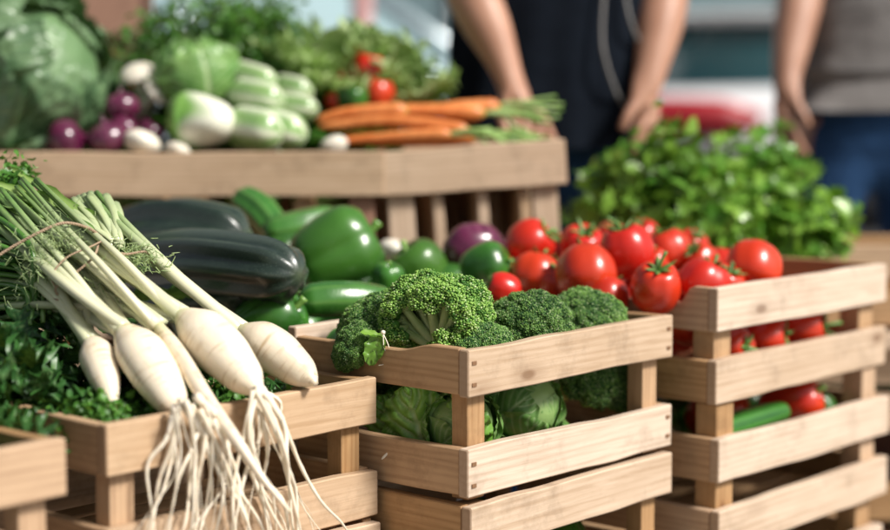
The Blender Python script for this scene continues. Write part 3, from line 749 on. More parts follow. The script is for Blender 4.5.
def cabbage(name, R, nleaf, mat, seed=0, savoy=.0, flare=.10, nu=34, nv=44, squash=.9, veins=8, wid=1.2, open_=0.0, parts=True, ridge=.02, ruf=.035):
    rg = np.random.default_rng(seed)
    e = empty(name)
    g = Geo(); 
    core, f, d = lathe([(0, -R * .80), (R * .5, -R * .72), (R * .84, -R * .25), (R * .86, .15 * R), (R * .6, R * .62), (R * .2, R * .80), (0, R * .82)], 40, 24, mod=lambda a, t: 1 + .03 * np.sin(2 * a + 5 * t))
    g.add(core, f, (0.1, 0, .35)); g.build('heart', mat, e)
    for k in range(nleaf):
        q = k / max(1, nleaf - 1)                     # 0 inner .. 1 outer
        Rr = R * (.86 + .16 * q); am = R_(168 - 62 * q) if q > .0 else R_(170)
        phi = k * 2.399963 + rg.uniform(-.25, .25)
        s, t = np.meshgrid(np.linspace(-1, 1, nu), np.linspace(0, 1, nv))
        al = .25 + t * (am - .25)
        wdt = (wid + .15 * q) * np.clip(np.sin(np.pi * np.clip(t * .88 + .06, 0, 1) ** .75), 0, 1) ** .55
        be = s * wdt
        sv = np.abs(((t - .38 * np.abs(s) ** .85) * veins) % 1 - .5) * 2
        side = np.clip((sv - .76) / .24, 0, 1) * (np.abs(s) < .9)
        mid = np.clip(1 - np.abs(s) / (.07 * (1.3 - t)), 0, 1) ** .7
        vein = np.maximum(mid, side * .7)
        fr = (flare * q + open_ * q) * (t ** 3.5) + .10 * q * np.abs(s) ** 3
        rf = ruf * (.3 + q) * (np.abs(s) ** 3 + t ** 6) * (np.sin(t * 22 + k) + .6 * np.sin(s * 13 + k * 2 + t * 9))
        rr = 1 + fr + rf + .025 * s
        M = np.stack([np.sin(al), 0 * al, -np.cos(al)], -1); Nn = np.array([0, 1, 0])
        P = np.cos(be)[..., None] * M + np.sin(be)[..., None] * Nn
        sb = savoy * ((1 - vein) * (.6 + .9 * vnoise(P, 9, k + seed) + .5 * vnoise(P, 19, k + seed + 50)) - 1.2 * vein)
        if savoy > .02: sb = sb + .055 * vnoise(P, 3.4, k * 3 + 7)
        rr = rr + ridge * mid * -1 + sb
        V = P * (rr * Rr)[..., None]; V[..., 2] *= squash
        c, s_ = math.cos(phi), math.sin(phi)
        V = np.stack([V[..., 0] * c - V[..., 1] * s_, V[..., 0] * s_ + V[..., 1] * c, V[..., 2]], -1)
        D = np.stack([.3 * vnoise(P, 5, k) - .08 + .10 * (1 - q), vein * (.95 if savoy < .02 else .7), .15 * (1 - q) + .35 * np.clip(np.abs(s) - .9, 0, 1) * 8], -1)
        (Geo().add(V.reshape(-1, 3), gridF(nv, nu, False), D.reshape(-1, 3))).build('leaf', mat, e)
    return e

def broccoli(name, R, seed=0, nfl=30, dens=.0026, open_side=None, cap=105):
    """head: a stalk that forks into florets; each floret a dome packed with buds"""
    rg = np.random.default_rng(seed); e = empty(name)
    buds = Geo(); stems = Geo()
    base = np.array([0, 0, -R * 1.15])
    C, RR, DD = [], [], []
    lim = math.cos(R_(cap))
    for i in range(nfl):
        z = 1 - (i + .5) / nfl * (1 - lim); a = i * 2.399963 + rg.uniform(-.2, .2)
        s = math.sqrt(max(0, 1 - z * z)); dvec = np.array([math.cos(a) * s, math.sin(a) * s, z])
        if open_side is not None and np.dot(dvec, open_side) > .60: continue
        fr = R * rg.uniform(.24, .38); ctr = dvec * (R * rg.uniform(.94, 1.05) - fr * .85) * np.array([1, 1, .82])
        C.append(ctr); RR.append(fr); DD.append(dvec)
    C = np.array(C); RR = np.array(RR)
    for i, (c, fr, dv) in enumerate(zip(C, RR, DD)):
        # second-level knobs on the floret
        kn = 9; kc, kr = [], []
        for j in range(kn):
            zz = 1 - (j + .5) / kn * 1.15; aa = j * 2.4 + i; ss = math.sqrt(max(0, 1 - zz * zz))
            ld = np.array([math.cos(aa) * ss, math.sin(aa) * ss, zz]); kc.append(ld); kr.append(rg.uniform(.36, .48))
        M = rots_to(dv[None], rg)[0]
        kc = (np.array(kc) @ M.T) * fr * .68 + c; kr = np.array(kr) * fr
        for j in range(kn):
            n = max(12, int(4 * math.pi * kr[j] ** 2 / dens ** 2 * .8)); k = np.arange(n)
            zz = 1 - (k + .5) / n * 2; aa = k * 2.399963; ss = np.sqrt(np.maximum(0, 1 - zz * zz))
            nd = np.stack([np.cos(aa) * ss, np.sin(aa) * ss, zz], -1)
            p = kc[j] + nd * kr[j] * (1 + rg.normal(0, .05, n))[:, None] + rg.normal(0, dens * .22, (n, 3))
            keep = nd @ dv > -.35
            for j2 in range(kn):
                if j2 != j: keep &= np.linalg.norm(p - kc[j2], axis=1) > kr[j2] * .93
            for i2 in np.argsort(np.linalg.norm(C - c, axis=1))[1:6]: keep &= np.linalg.norm(p - C[i2], axis=1) > RR[i2] * .86
            keep &= rg.random(n) > .04
            p, nd2 = p[keep], nd[keep]
            if len(p) == 0: continue
            sc_ = rg.uniform(.46, .74, len(p)) * dens
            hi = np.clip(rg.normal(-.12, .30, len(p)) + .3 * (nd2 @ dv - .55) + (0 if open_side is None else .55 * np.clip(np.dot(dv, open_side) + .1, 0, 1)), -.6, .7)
            V, F, D = scatter(ICO_V * np.array([1, 1, 1.25]), ICO_F, p, rots_to(nd2, rg), sc_, np.stack([hi, 0 * hi, (rg.random(len(p)) > .86) * rg.uniform(.15, .55, len(p))], -1))
            buds.add(V, F, D)
            # the dark core under the buds
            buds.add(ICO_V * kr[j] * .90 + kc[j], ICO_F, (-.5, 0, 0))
        p1 = c - dv * fr * .1; p0 = base * .55 + dv * R * .12
        v, f, d = sweep(catmull([base * .9 + dv * R * .05, p0, (p0 + p1) / 2 + dv * [0, 0, -.02 * R], p1], 12), np.linspace(R * .13, R * .075, 12), 9, mod=lambda a, t: 1 + .08 * np.cos(4 * a), dat=lambda a, t: (.2 - .5 * t, .35 * (1 - t) + .25 * np.sin(6 * a) ** 4, 0 * a))
        stems.add(v, f, d)
        for j in range(kn):
            v, f, d = sweep(catmull([p1 - dv * fr * .35, (p1 + kc[j]) / 2, kc[j]], 6), np.linspace(R * .045, R * .03, 6), 6, dat=lambda a, t: (-.2 - .3 * t + 0 * a, .1 + 0 * a, 0 * a)); stems.add(v, f, d)
    v, f, d = sweep(catmull([base * 1.35, base * 1.0, base * .6], 10), [R * .26, R * .27, R * .27, R * .27, R * .28, R * .29, R * .30, R * .31, R * .30, R * .22], 18, mod=lambda a, t: 1 + .06 * np.cos(5 * a), dat=lambda a, t: (0 * a, .3 + .3 * np.sin(9 * a) ** 4, 0 * a))
    stems.add(v, f, d)
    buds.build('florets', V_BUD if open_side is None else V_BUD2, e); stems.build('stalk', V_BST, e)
    return e

# small flat leaflets
def leaflet(kind):
    if kind == 'parsley':      # three toothed lobes
        P = [(0, 0, 0), (.18, .25, .05), (.55, .30, .16), (.42, .50, .05), (.62, .72, .12), (.30, .72, .02), (.22, 1.0, .04), (0, .86, -.06), (-.22, 1.0, .04), (-.30, .72, .02), (-.62, .72, .12), (-.42, .50, .05), (-.55, .30, .16), (-.18, .25, .05), (0, .5, -.1)]
        V = np.array(P); F = np.array([(14, i, i + 1) for i in range(0, 13)] + [(14, 13, 0)])
    else:                      # smooth oval, folded on its rib
        V = np.array([(0, 0, 0), (.28, .18, .08), (.46, .48, .12), (.34, .80, .04), (0, 1.08, -.10), (-.34, .80, .04), (-.46, .48, .12), (-.28, .18, .08), (0, .32, -.03), (0, .66, -.05)])
        F = np.array([(8, 0, 1), (8, 1, 2), (8, 2, 9), (9, 2, 3), (9, 3, 4), (9, 4, 5), (9, 5, 6), (8, 9, 6), (8, 6, 7), (8, 7, 0)])
    return V, F
def herb(name, rad, height, n_st, leaf, mat, seed=0, kind='parsley', per=9, spread=.6, droop=.25, curl=0.0, stemr=.0016, smat=None):
    """a tied bunch: stalks from the base, each ending in a spray of leaflets"""
    rg = np.random.default_rng(seed); e = empty(name); st = Geo(); lv = Geo()
    pos, nr, tn = [], [], []
    LV, LF = leaflet(kind)
    for i in range(n_st):
        a = rg.uniform(0, 2 * np.pi); q = math.sqrt(rg.random()); hh = height * rg.uniform(.50, 1.08) * (1 - .28 * q * q)
        tip = np.array([math.cos(a) * rad * q, math.sin(a) * rad * q, hh]); b0 = np.array([math.cos(a) * .012, math.sin(a) * .012, 0]) * q
        mid = b0 * .3 + tip * .55 + np.array([0, 0, hh * .12]); tip = tip - np.array([0, 0, droop * q * rad])
        P = catmull([b0, mid, tip], 8)
        v, f, d = sweep(P, np.linspace(stemr, stemr * .5, 8), 5, dat=lambda a_, t: (0 * a_ - .1, .15 + 0 * a_, 0 * a_)); st.add(v, f, d)
        cl = rg.uniform(-.35, .35)
        for j in range(per):
            tt = rg.uniform(.42, 1.0) if j else 1.0
            c = P[min(7, int(tt * 7))] + rg.normal(0, leaf * .85, 3)
            out = (c - np.array([0, 0, height * .45])); out /= np.linalg.norm(out) + 1e-6
            pos.append(c); nr.append(out * .6 + rg.normal(0, .65, 3) + np.array([0, 0, .5])); tn.append(cl + rg.normal(0, .18))
    pos = np.array(pos); nr = np.array(nr); k = len(pos)
    sc_ = leaf * rg.uniform(.6, 1.25, k); LV2 = LV.copy()
    V, F, D = scatter(LV2, LF, pos, rots_to(nr, rg), sc_, np.stack([np.array(tn), 0 * sc_, 0 * sc_], -1))
    V += .12 * leaf * np.stack([vnoise(V, 1.2 / leaf, seed), vnoise(V, 1.2 / leaf, seed + 1), vnoise(V, 1.2 / leaf, seed + 2)], -1)
    lv.add(V, F, D); lv.build('foliage', mat, e, smooth=True); st.build('stalks', smat or V_STEM, e)
    return e
def rosette(name, n, L, W, mat, seed=0, up=.5, ruffle=.06, curvature=-5, savoy=.0015, spreadr=.02, parts='leaf', rfreq=5, nu=20, nv=26, shape=.7, lobes=0.0, lobf=8, cup=.25):
    rg = np.random.default_rng(seed); e = empty(name)
    for k in range(n):
        q = (k + .5) / n; a = k * 2.399963; el = R_(85 - 75 * (1 - up) * q - 25 * q) + rg.normal(0, .08)
        v, f, d = leafgrid(L * rg.uniform(.8, 1.1), W * rg.uniform(.8, 1.15), nu, nv, 0, cup, ruffle, rfreq, savoy, 7, .003, seed * 31 + k, shape, lobes, lobf)
        v = arch(v, curvature * rg.uniform(.5, 1.5))
        M = Matrix.Rotation(a, 4, 'Z') @ Matrix.Translation((0, spreadr * q, 0)) @ Matrix.Rotation(el, 4, 'X') @ Matrix.Rotation(rg.normal(0, .25), 4, 'Y')
        Geo().add(tf(v, M), f, d + [rg.normal(0, .15), 0, 0]).build(parts, mat, e)
    return e

# ================================================================== tomatoes in the right crate
TG = 'tomatoes heaped in the right crate'
tom = [tomato('tomato', .046, .078, 5, 1, .05, .024), tomato('tomato', .044, .082, 4, 2, .06, .034), tomato('tomato', .050, .086, 6, 3, .045, .018, 5), tomato('tomato', .045, .074, 5, 4, .07, .026)]
ZR = 4 * H_R
def T(k, px, py, Y, rpx, dirv, roll, label, cat='tomato', grp=TG):
    R0 = [.046, .044, .050, .045][k]
    return put(tom[k], at(px, py, Y), aim(dirv, roll), S(rpx, Y) * 1.06 / R0, label, grp, cat)
T(0, 531, 243, 2.70, 24, (.75, -.25, .55), .3, 'red tomato furthest back on the left of the heap, its crown turned right')
T(3, 536, 275, 2.60, 24, (.3, .35, .9), 1.1, 'round red tomato at the left end, below the tilted one and above the broccoli')
T(2, 586, 274, 2.53, 30, (-.05, .55, .8), 2.0, 'largest smooth red tomato, just above the two small broccoli heads')
T(1, 627, 251, 2.60, 26, (-.28, -.10, .95), .4, 'red tomato with a long green stem pointing up left, on top of the heap')
T(0, 582, 246, 2.72, 22, (.1, -.55, .8), 2.2, 'red tomato in the second row showing its green star, behind the largest one')
T(3, 606, 297, 2.50, 22, (.2, .4, .8), .7, 'shaded red tomato low between the largest one and the front one')
T(1, 656, 287, 2.46, 25, (.05, -.50, .85), 2.9, 'orange red tomato at the crate edge with a small green stem scar facing forward')
T(0, 668, 251, 2.68, 23, (-.35, .05, .93), 1.9, 'red tomato behind with a thin green stem, right of the long-stemmed one')
T(3, 704, 284, 2.50, 26, (.45, .10, .85), 2.5, 'red tomato with yellowish shoulder against the right rail of the crate')
T(2, 753, 267, 2.60, 27, (.2, .55, .8), .9, 'ribbed red tomato alone at the right end of the heap')
T(1, 700, 262, 2.66, 19, (-.55, -.45, .75), 1.2, 'red tomato with a drooping green calyx, between the yellow-shouldered and the ribbed one')
T(3, 722, 266, 2.72, 19, (.3, .3, .9), .2, 'small pale red tomato squeezed in beside the ribbed one')
T(0, 603, 262, 2.78, 20, (.3, .3, .9), 2.2, 'red tomato at the back, seen only between the large and the long-stemmed one')
T(2, 640, 300, 2.62, 24, (.3, .3, .9), 1.4, 'shaded red tomato underneath the front ones')
T(1, 685, 305, 2.60, 24, (-.3, .3, .9), 1.0, 'shaded red tomato under the yellow-shouldered one')
T(3, 566, 298, 2.62, 22, (-.3, .3, .9), 2.0, 'shaded red tomato just behind the small broccoli heads')
T(1, 735, 290, 2.70, 23, (-.3, .3, .9), 2.6, 'shaded red tomato under the ribbed one')
T(3, 497, 268, 2.66, 17, (-.6, -.2, .4), .5, 'small orange red tomato left of the heap beside the green pepper')
T(1, 503, 290, 2.45, 17, (-.8, -.1, .35), .9, 'small red tomato lying just behind the big broccoli')
for k, px, py, Y, r, d_, ro, lab in ((1, 558, 254, 2.76, 19, (-.3, -.4, .8), 1, 'small red tomato at the back, between the tilted one and the star-topped one'), (3, 612, 238, 2.82, 17, (.2, -.3, .9), 2, 'small red tomato at the very back, left behind the long-stemmed one'),
        (1, 690, 248, 2.80, 18, (.3, -.4, .8), 3, 'small red tomato at the very back, right of the thin-stemmed one'), (0, 650, 264, 2.66, 20, (-.2, -.5, .8), 4, 'red tomato in the middle of the heap, under the long-stemmed one'),
        (3, 725, 284, 2.56, 20, (.4, -.4, .8), 5, 'red tomato low by the rail, between the yellow-shouldered and the ribbed one'), (1, 556, 284, 2.58, 20, (.1, -.3, .9), 6, 'red tomato low between the round left one and the largest one'), (0, 642, 236, 2.86, 17, (-.3, -.4, .8), .6, 'small tomato at the top back of the heap')):
    T(k, px, py, Y, r, d_, ro, lab)
# a few more inside, seen between the rails
TI = 'vegetables seen between the rails of the tomato crates'
def inR(u, v, z): return uv(R_U + u, R_V + v, z)
def TT(k, p, r, dirv, roll, label):
    put(tom[k], p, aim(dirv, roll), r / [.046, .044, .050, .045][k], label, TI, 'tomato')
zt = 3 * H_R + .030
TT(0, inR(.135, .060, zt + .034), .036, (.6, -.6, .1), 0, 'small dark red tomato behind the upper gap of the tomato crate, nearest its corner post')
TT(2, inR(.235, .065, zt + .040), .043, (.9, -.35, .1), 1, 'red tomato in the middle of the upper gap of the tomato crate')
TT(1, inR(.345, .065, zt + .042), .045, (.9, -.3, .15), 2, 'red tomato in the right half of the upper gap of the tomato crate')
for i, (u, v) in enumerate(((.09, .19), (.20, .21), (.31, .20), (.42, .21), (.10, .30), (.21, .31), (.32, .31))):
    TT(i % 4, inR(u, v, zt + .045), .045, (.2, -.2, .8), i, 'tomato at the bottom of the crate under the heap')
for i, (u, v, z) in enumerate(((.08, .10, .15), (.10, .25, .145), (.22, .26, .15), (.33, .27, .14), (.18, .16, .15), (.30, .18, .14))):
    TT((i + 1) % 4, inR(u, v, 3 * H_R + z - .035), .044, (.2, -.2, .8), i * 2, 'tomato in the middle of the heap, covered by the ones above')

# ================================================================== peppers and marrows in the middle
PG = 'green peppers heaped in the middle'
pep = [pepper('green_pepper', .050, .105, 4, 11), pepper('green_pepper', .052, .10, 3, 12, depth=.05), pepper('green_pepper', .06, .115, 4, 13, wrinkle=.012, depth=.09)]
def Pp(k, px, py, Y, rpx, dirv, roll, label, grp=PG, cat='pepper'):
    return put(pep[k], at(px, py, Y) if Y else px, aim(dirv, roll), (S(rpx, Y) if Y else rpx) / [.050, .052, .06][k], label, grp, cat)
Pp(2, 337, 253, 2.64, 45, (.55, .05, .30), .5, 'big wrinkled green pepper above the short cucumber, largest of the heap')
Pp(1, 420, 271, 2.72, 30, (-.5, -.1, .7), 1.5, 'smooth green pepper with a bright shine, left of the purple onion')
Pp(1, 486, 268, 2.62, 25, (.8, -.2, .3), 2.6, 'half hidden green pepper in front of the purple onion')
Pp(0, 388, 281, 2.56, 17, (.1, -.2, .9), 3, 'little dark green pepper between the short cucumber and the shiny pepper')
Pp(0, 270, 322, 2.36, 34, (.7, -.1, .35), .4, 'glossy green pepper left of the broccoli, next to the white radishes')
Pp(1, 328, 352, 2.34, 26, (.8, 0, .3), 1.2, 'dark green pepper low behind the rim of the radish crate')
Pp(0, 288, 262, 2.74, 28, (-.3, .1, .9), .8, 'green pepper tucked behind the dark marrows')
Pp(0, 206, 322, 2.42, 30, (.6, .1, .35), 2.1, 'shaded green pepper beneath the dark marrows')
for i, (px, py, Y) in enumerate(((360, 300, 2.66), (405, 312, 2.60), (455, 300, 2.72), (300, 330, 2.56), (350, 335, 2.52), (450, 330, 2.66), (250, 345, 2.52), (215, 300, 2.62), (160, 290, 2.62), (400, 355, 2.55), (300, 372, 2.50), (170, 330, 2.52))):
    Pp(i % 2, px, py, Y, 33, (math.sin(i * 2.1), math.cos(i * 2.1), .5), i, 'green pepper at the bottom of the heap, hidden by the ones above')
MG = 'dark marrows lying behind the radish leaves'
def rel(pts): c = sum((Vector(p) for p in pts), Vector()) / len(pts); return c, [Vector(p) - c for p in pts]
def gourd_at(name, pts, R, mat, label, cat, grp=None, **kw):
    c, q = rel(pts); o = gourd(name, q, R, mat, **kw); o.location = c; tag(o, label, cat, grp); return o
mdat = lambda a, t: (.2 * np.sin(2 * a), np.clip(np.cos(9 * a), 0, 1) ** 3 * .8 * np.sin(np.pi * np.clip(t, 0, 1)), np.clip((t - .93) / .07, 0, 1) * .5)
gourd_at('marrow', [at(118, 268, 2.60), at(200, 264, 2.44), at(300, 275, 2.30)], [0, .036, .042, .045, .047, .048, .047, .045, .036, 0], V_ZUC, 'thick dark green ribbed marrow on top, its blunt end towards the short cucumber', 'marrow', MG, ribs=8, rib=.12, dat=mdat, end=.006)
gourd_at('marrow', [at(100, 254, 2.78), at(165, 232, 2.66), at(246, 238, 2.56)], [0, .040, .046, .050, .052, .050, .046, .040, 0], V_ZUC, 'dark ribbed marrow lying behind the thick one, grey sheen on its upper ribs', 'marrow', MG, ribs=6, rib=.15, dat=mdat, end=.006)
gourd_at('marrow', [at(110, 318, 2.60), at(180, 305, 2.46), at(256, 296, 2.38)], [0, .034, .040, .043, .044, .044, .040, .032, 0], V_ZUC, 'shaded dark marrow underneath the thick one', 'marrow', MG, ribs=9, rib=.04, dat=mdat, end=.006)
cdat = lambda a, t: (.3 * np.sin(2 * a + 1), np.clip(np.cos(7 * a), 0, 1) ** 4 * .35, np.clip((.07 - t) / .07, 0, 1) * .9)
gourd_at('cucumber', [at(297, 302, 2.40), at(345, 299, 2.42), at(393, 302, 2.46)], [0, .021, .0245, .026, .026, .026, .026, .024, .018, 0], V_CUC, 'short smooth green cucumber lying level in front of the big wrinkled pepper', 'cucumber', None, ribs=7, rib=.02, dat=cdat)
gourd_at('cucumber', [at(236, 196, 2.84), at(262, 213, 2.80), at(285, 243, 2.76)], [0, .022, .026, .028, .027, .022, 0], V_CUC, 'ribbed pale green cucumber standing behind the big wrinkled pepper, left one of two', 'cucumber', 'cucumbers behind the big pepper', ribs=7, rib=.07, dat=cdat)
gourd_at('cucumber', [at(262, 232, 2.74), at(300, 226, 2.76), at(338, 216, 2.80)], [0, .02, .025, .027, .026, .020, 0], V_CUC, 'pale green cucumber lying just behind the big wrinkled pepper, right one of two', 'cucumber', 'cucumbers behind the big pepper', ribs=6, rib=.04, dat=cdat)
def onion(name, R, H, seed=0, mat=V_PUR):
    ph = seed * 1.7
    v, f, d = lathe([(0, -.5 * H), (.3 * R, -.47 * H), (.82 * R, -.28 * H), (R, .02 * H), (.80 * R, .30 * H), (.35 * R, .44 * H), (.10 * R, .54 * H), (.05 * R, .66 * H), (.0, .69 * H)], 36, 34,
                    mod=lambda a, t: 1 + .02 * np.sin(3 * a + ph) + .012 * np.sin(7 * a), dat=lambda a, t: (.25 * np.sin(12 * a + 2 * np.sin(5 * t)), .5 * np.clip(np.sin(17 * a + ph), 0, 1) ** 5 * t, np.clip((t - .86) / .1, 0, 1) * .8 + np.clip((.05 - t) / .05, 0, 1)))
    o = Geo().add(v, f, d).build(name, mat); g = Geo()
    for k in range(10):
        a = k * .63; v, f, d = sweep(catmull([(0, 0, -.49 * H), (.006 * math.cos(a), .006 * math.sin(a), -.53 * H), (.012 * math.cos(a), .012 * math.sin(a), -.56 * H)], 5), [.0008, .0008, .0007, .0005, .0002], 4); g.add(v, f, d)
    g.build('root_hair', V_ROOT, o)
    return o
on = onion('purple_onion', .04, .066, 0)
def On(px, py, Y, rpx, d, label, grp='purple onions in the display crates', roll=0): return put(on, at(px, py, Y), aim(d, roll), S(rpx, Y) / .04, label, grp, 'onion')
tag(on, '', 'onion')
On(474, 254, 2.76, 33, (-.3, .9, .25), 'large dull purple onion behind the shiny green pepper, in front of the divided crate', None)
On(66, 141, 3.00, 23, (.9, .1, .2), 'purple onion under the savoy cabbage, leftmost of the purple ones')
On(108, 138, 3.00, 21, (-.2, -.2, .9), 'purple onion against the crate edge, between the savoy cabbage and the white turnip', roll=1)
On(122, 107, 3.06, 18, (-.1, .2, .9), 'upper purple onion beside the savoy cabbage, with a pale shoot', roll=2)
On(124, 128, 3.05, 16, (.5, .2, .6), 'pinkish purple onion just left of the white turnip', roll=3)
On(150, 132, 3.12, 15, (.5, .2, .6), 'small dark purple onion behind the white turnip', roll=3)
On(86, 120, 3.15, 20, (.3, .2, .8), 'purple onion hidden behind the others by the savoy cabbage', roll=1)
def white_bulb(px, py, Y, rpx, d, label, name='white_turnip', top=.0):
    R = S(rpx, Y)
    v, f, d_ = lathe([(0, -.75 * R), (.12 * R, -.62 * R), (.6 * R, -.52 * R), (.95 * R, -.12 * R), (.95 * R, .22 * R), (.6 * R, .55 * R), (.2 * R, .62 * R), (0, .62 * R)], 28, 26, mod=lambda a, t: 1 + .02 * np.sin(2 * a) + .02 * np.sin(5 * a + 3 * t), dat=lambda a, t: (0 * a, 0 * a, np.clip((t - .86) / .14, 0, 1) * top))
    o = Geo().add(v, f, d_).build(name, V_WHITE, loc=at(px, py, Y), rot=aim(d)); tag(o, label, 'turnip', 'white turnips by the crate edge'); return o
white_bulb(142, 143, 2.99, 19, (.3, .2, .8), 'white turnip at the crate edge beside the purple onions', top=.5)
white_bulb(178, 151, 2.99, 13, (.3, .2, .8), 'small cream turnip top showing over the rail left of the white squash', top=.3)
white_bulb(334, 146, 3.0, 15, (-.3, .2, .8), 'cream turnip lying under the carrots by the rail', top=.2)
white_bulb(396, 252, 2.84, 18, (.3, .2, .8), 'pinkish white turnip half hidden behind the shiny green pepper', top=.2)
# mushrooms
def mushroom(px, py, Y, rpx, tilt, label, hl=1.0):
    R = S(rpx, Y); e = empty('mushroom', at(px, py, Y), aim(tilt)); tag(e, label, 'mushroom', 'pale mushrooms beside the savoy cabbage')
    v, f, d = lathe([(0, .62 * R), (.4 * R, .58 * R), (.85 * R, .30 * R), (1.0 * R, -.02 * R), (.92 * R, -.14 * R), (.6 * R, -.06 * R), (.25 * R, -.04 * R), (0, -.04 * R)], 30, 26, mod=lambda a, t: 1 + .03 * np.sin(3 * a), dat=lambda a, t: (0 * a, np.clip((t - .6) / .1, 0, 1) * .5 + 0 * a, 0 * a))
    Geo().add(v, f, d).build('cap', V_WHITE, e)
    v, f, d = sweep(catmull([(0, 0, 0), (.05 * R, 0, -.9 * R * hl), (.1 * R, .05 * R, -2.2 * R * hl)], 10), np.linspace(.30, .40, 10) * R, 14, dat=lambda a, t: (0 * a, 0 * a, t * .5)); Geo().add(v, f, d).build('stalk', V_WHITE, e)
mushroom(139, 76, 3.16, 21, (-.15, -.2, .95), 'taller pale mushroom with a round cap, left one behind the purple onions', 1.3)
mushroom(158, 92, 3.12, 15, (.7, -.35, .6), 'smaller tilted pale mushroom, right one behind the purple onions', 1.6)
def kale0(name, loc, n, L, W, seed, label):
    e = rosette(name, n, L, W, V_LEAF, seed, .6, .07, -6, .002, .02, rfreq=6, nu=12, nv=22, shape=.75, lobes=.15, lobf=7, cup=.15)
    e.location = loc; tag(e, label, 'greens', 'dark leaves between the vegetables on display'); return e
# savoy cabbages and others in the display crate
sv_ = cabbage('savoy_cabbage', .120, 17, V_SAV, 5, .026, .30, 50, 64, .98, 7, .78, ridge=.030, ruf=.04); tag(sv_, 'huge blistered savoy cabbage filling the left end of the display crate', 'cabbage')
sv_.location = at(26, 78, 3.12); sv_.rotation_euler = aim((.75, -.45, .42), 2.2); sv_.scale = (1.30,) * 3
cab = cabbage('cabbage', .062, 10, V_CAB, 8, .009, .12, 50, 66, .95, 9, 1.10, ridge=.03); tag(cab, '', 'cabbage')
CG = 'green cabbages'
put(cab, at(196, 78, 3.16), aim((-.3, .3, .9), 1), S(44, 3.16) / .062, 'dull green cabbage behind the white squash, under the dark parsley', None, 'cabbage')
def halfwhite(px, py, Y):
    P = [at(168, 128, 3.05), at(190, 122, 3.04), at(212, 122, 3.02), at(236, 132, 3.02)]
    return gourd_at('summer_squash', P, [0, .040, .052, .056, .050, .044, .042, .030, 0], V_STRP, 'plump squash, green on the left and creamy white on the right, at the crate edge', 'squash', None, ribs=5, rib=.02,
                    dat=lambda a, t: (0 * a, np.clip((t - .45 + .08 * np.sin(3 * a)) / .12, 0, 1) * 1.0, 0 * a), lump=.06)
halfwhite(0, 0, 0)
sdat = lambda a, t: (0 * a, np.clip(np.cos(5 * a), 0, 1) ** 1.2 * .8 * np.clip(t * 4, 0, 1) + .1, np.clip((.08 - t) / .08, 0, 1))
SG = 'green and white striped squashes beside the carrots'
for (x0, y0, x1, y1, Y, r, lab) in ((232, 126, 284, 134, 3.02, 23, 'striped squash lowest on the left, resting on the crate edge'), (262, 124, 306, 137, 3.04, 20, 'striped squash at the crate edge nearest the carrots'),
                                    (234, 94, 284, 102, 3.08, 18, 'striped squash in the middle row, left above the lowest one'), (232, 72, 276, 84, 3.13, 15, 'uppermost striped squash under the dark parsley'),
                                    (266, 104, 318, 110, 3.10, 14, 'slim striped squash lying just above the carrot ends'), (276, 88, 312, 94, 3.14, 16, 'striped squash near the frilly lettuce, mostly dark green')):
    rr = S(r, Y); gourd_at('striped_squash', [at(x0, y0, Y + .05), at((x0 + x1) / 2, (y0 + y1) / 2, Y), at(x1, y1, Y - .02)], [0, rr * .8, rr * .97, rr, rr * .98, rr * .8, 0], V_STRP, lab, 'squash', SG, ribs=5, rib=.03, dat=sdat, n=30)
# hidden filling of the display crates so the heap has something to rest on
for i in range(6):
    x = -.86 + i * .125
    pl_ = put(cab, (x, 3.14, ZB - .075), aim((.2, .3, .9), i), .9, 'green cabbage inside the display crate, under the heap', 'cabbages under the heap in the display crate', 'cabbage')
for i, x in enumerate((-.80, -.62, -.47, -.36, -.26, -.17)):
    kb = kale0('kale_bunch', (x, 3.23, ZB - .02), 14, .15, .04, 120 + i, 'dark leaves filling the display crate between the vegetables')
# carrots
def carrot(pts, R, label, tops=True, seed=0):
    c, q = rel(pts); e = empty('carrot', c); tag(e, label, 'carrot', 'carrots lying on the display crate')
    rg = random.Random(seed)
    v, f, d = sweep(catmull(q, 30), [R * x for x in np.concatenate([[.05, .35, .5], np.linspace(.6, 1.0, 23), [1.02, 1.0, .8, .3]])], 20, mod=lambda a, t: 1 + .03 * np.sin(40 * t + seed) * np.sin(a + 9 * t), dat=lambda a, t: (.3 * np.sin(5 * t + seed) + 0 * a, np.clip(np.sin(55 * t + 2 * np.sin(a)) - .75, 0, 1) * 1.6, np.clip((t - .97) / .03, 0, 1) * .8))
    Geo().add(v, f, d).build('root', V_CAR, e)
    if tops:
        g = Geo(); p = q[-1]; dr = (q[-1] - q[-2]).normalized()
        for k in range(8):
            L = rg.uniform(.07, .12); a = Vector((rg.uniform(-.25, .25), rg.uniform(-.3, .3), rg.uniform(-.1, .22)))
            v, f, d = sweep(catmull([p - dr * .004, p + dr * L * .4 + a * .03, p + dr * L + a * .07 - Vector((0, 0, .004 * k))], 9), np.linspace(.0042, .0026, 9), 7, dat=lambda a_, t: (.5 - .3 * t + 0 * a_, .25 * (1 - t), 0 * a_)); g.add(v, f, d)
        g.build('stalks', V_STEM, e)
carrot([at(318, 127, 3.04), at(390, 121, 3.03), at(470, 131, 3.02)], .0140, 'long carrot in front, resting on the crate rail', True, 1)
carrot([at(322, 120, 3.10), at(400, 111, 3.10), at(486, 113, 3.10)], .0150, 'carrot at the back of the row, its green stalks nearest the arm', True, 2)
carrot([at(316, 121, 3.06), at(350, 113, 3.06), at(408, 110, 3.06)], .015, 'short carrot on the left, crossing over the others', False, 3)
carrot([at(340, 141, 3.01), at(396, 136, 3.01), at(452, 134, 3.01)], .011, 'thin carrot lowest in the row, right behind the rail', True, 4)
carrot([at(400, 118, 3.14), at(450, 108, 3.16), at(500, 106, 3.18)], .014, 'carrot furthest back under the resting arm', True, 5)
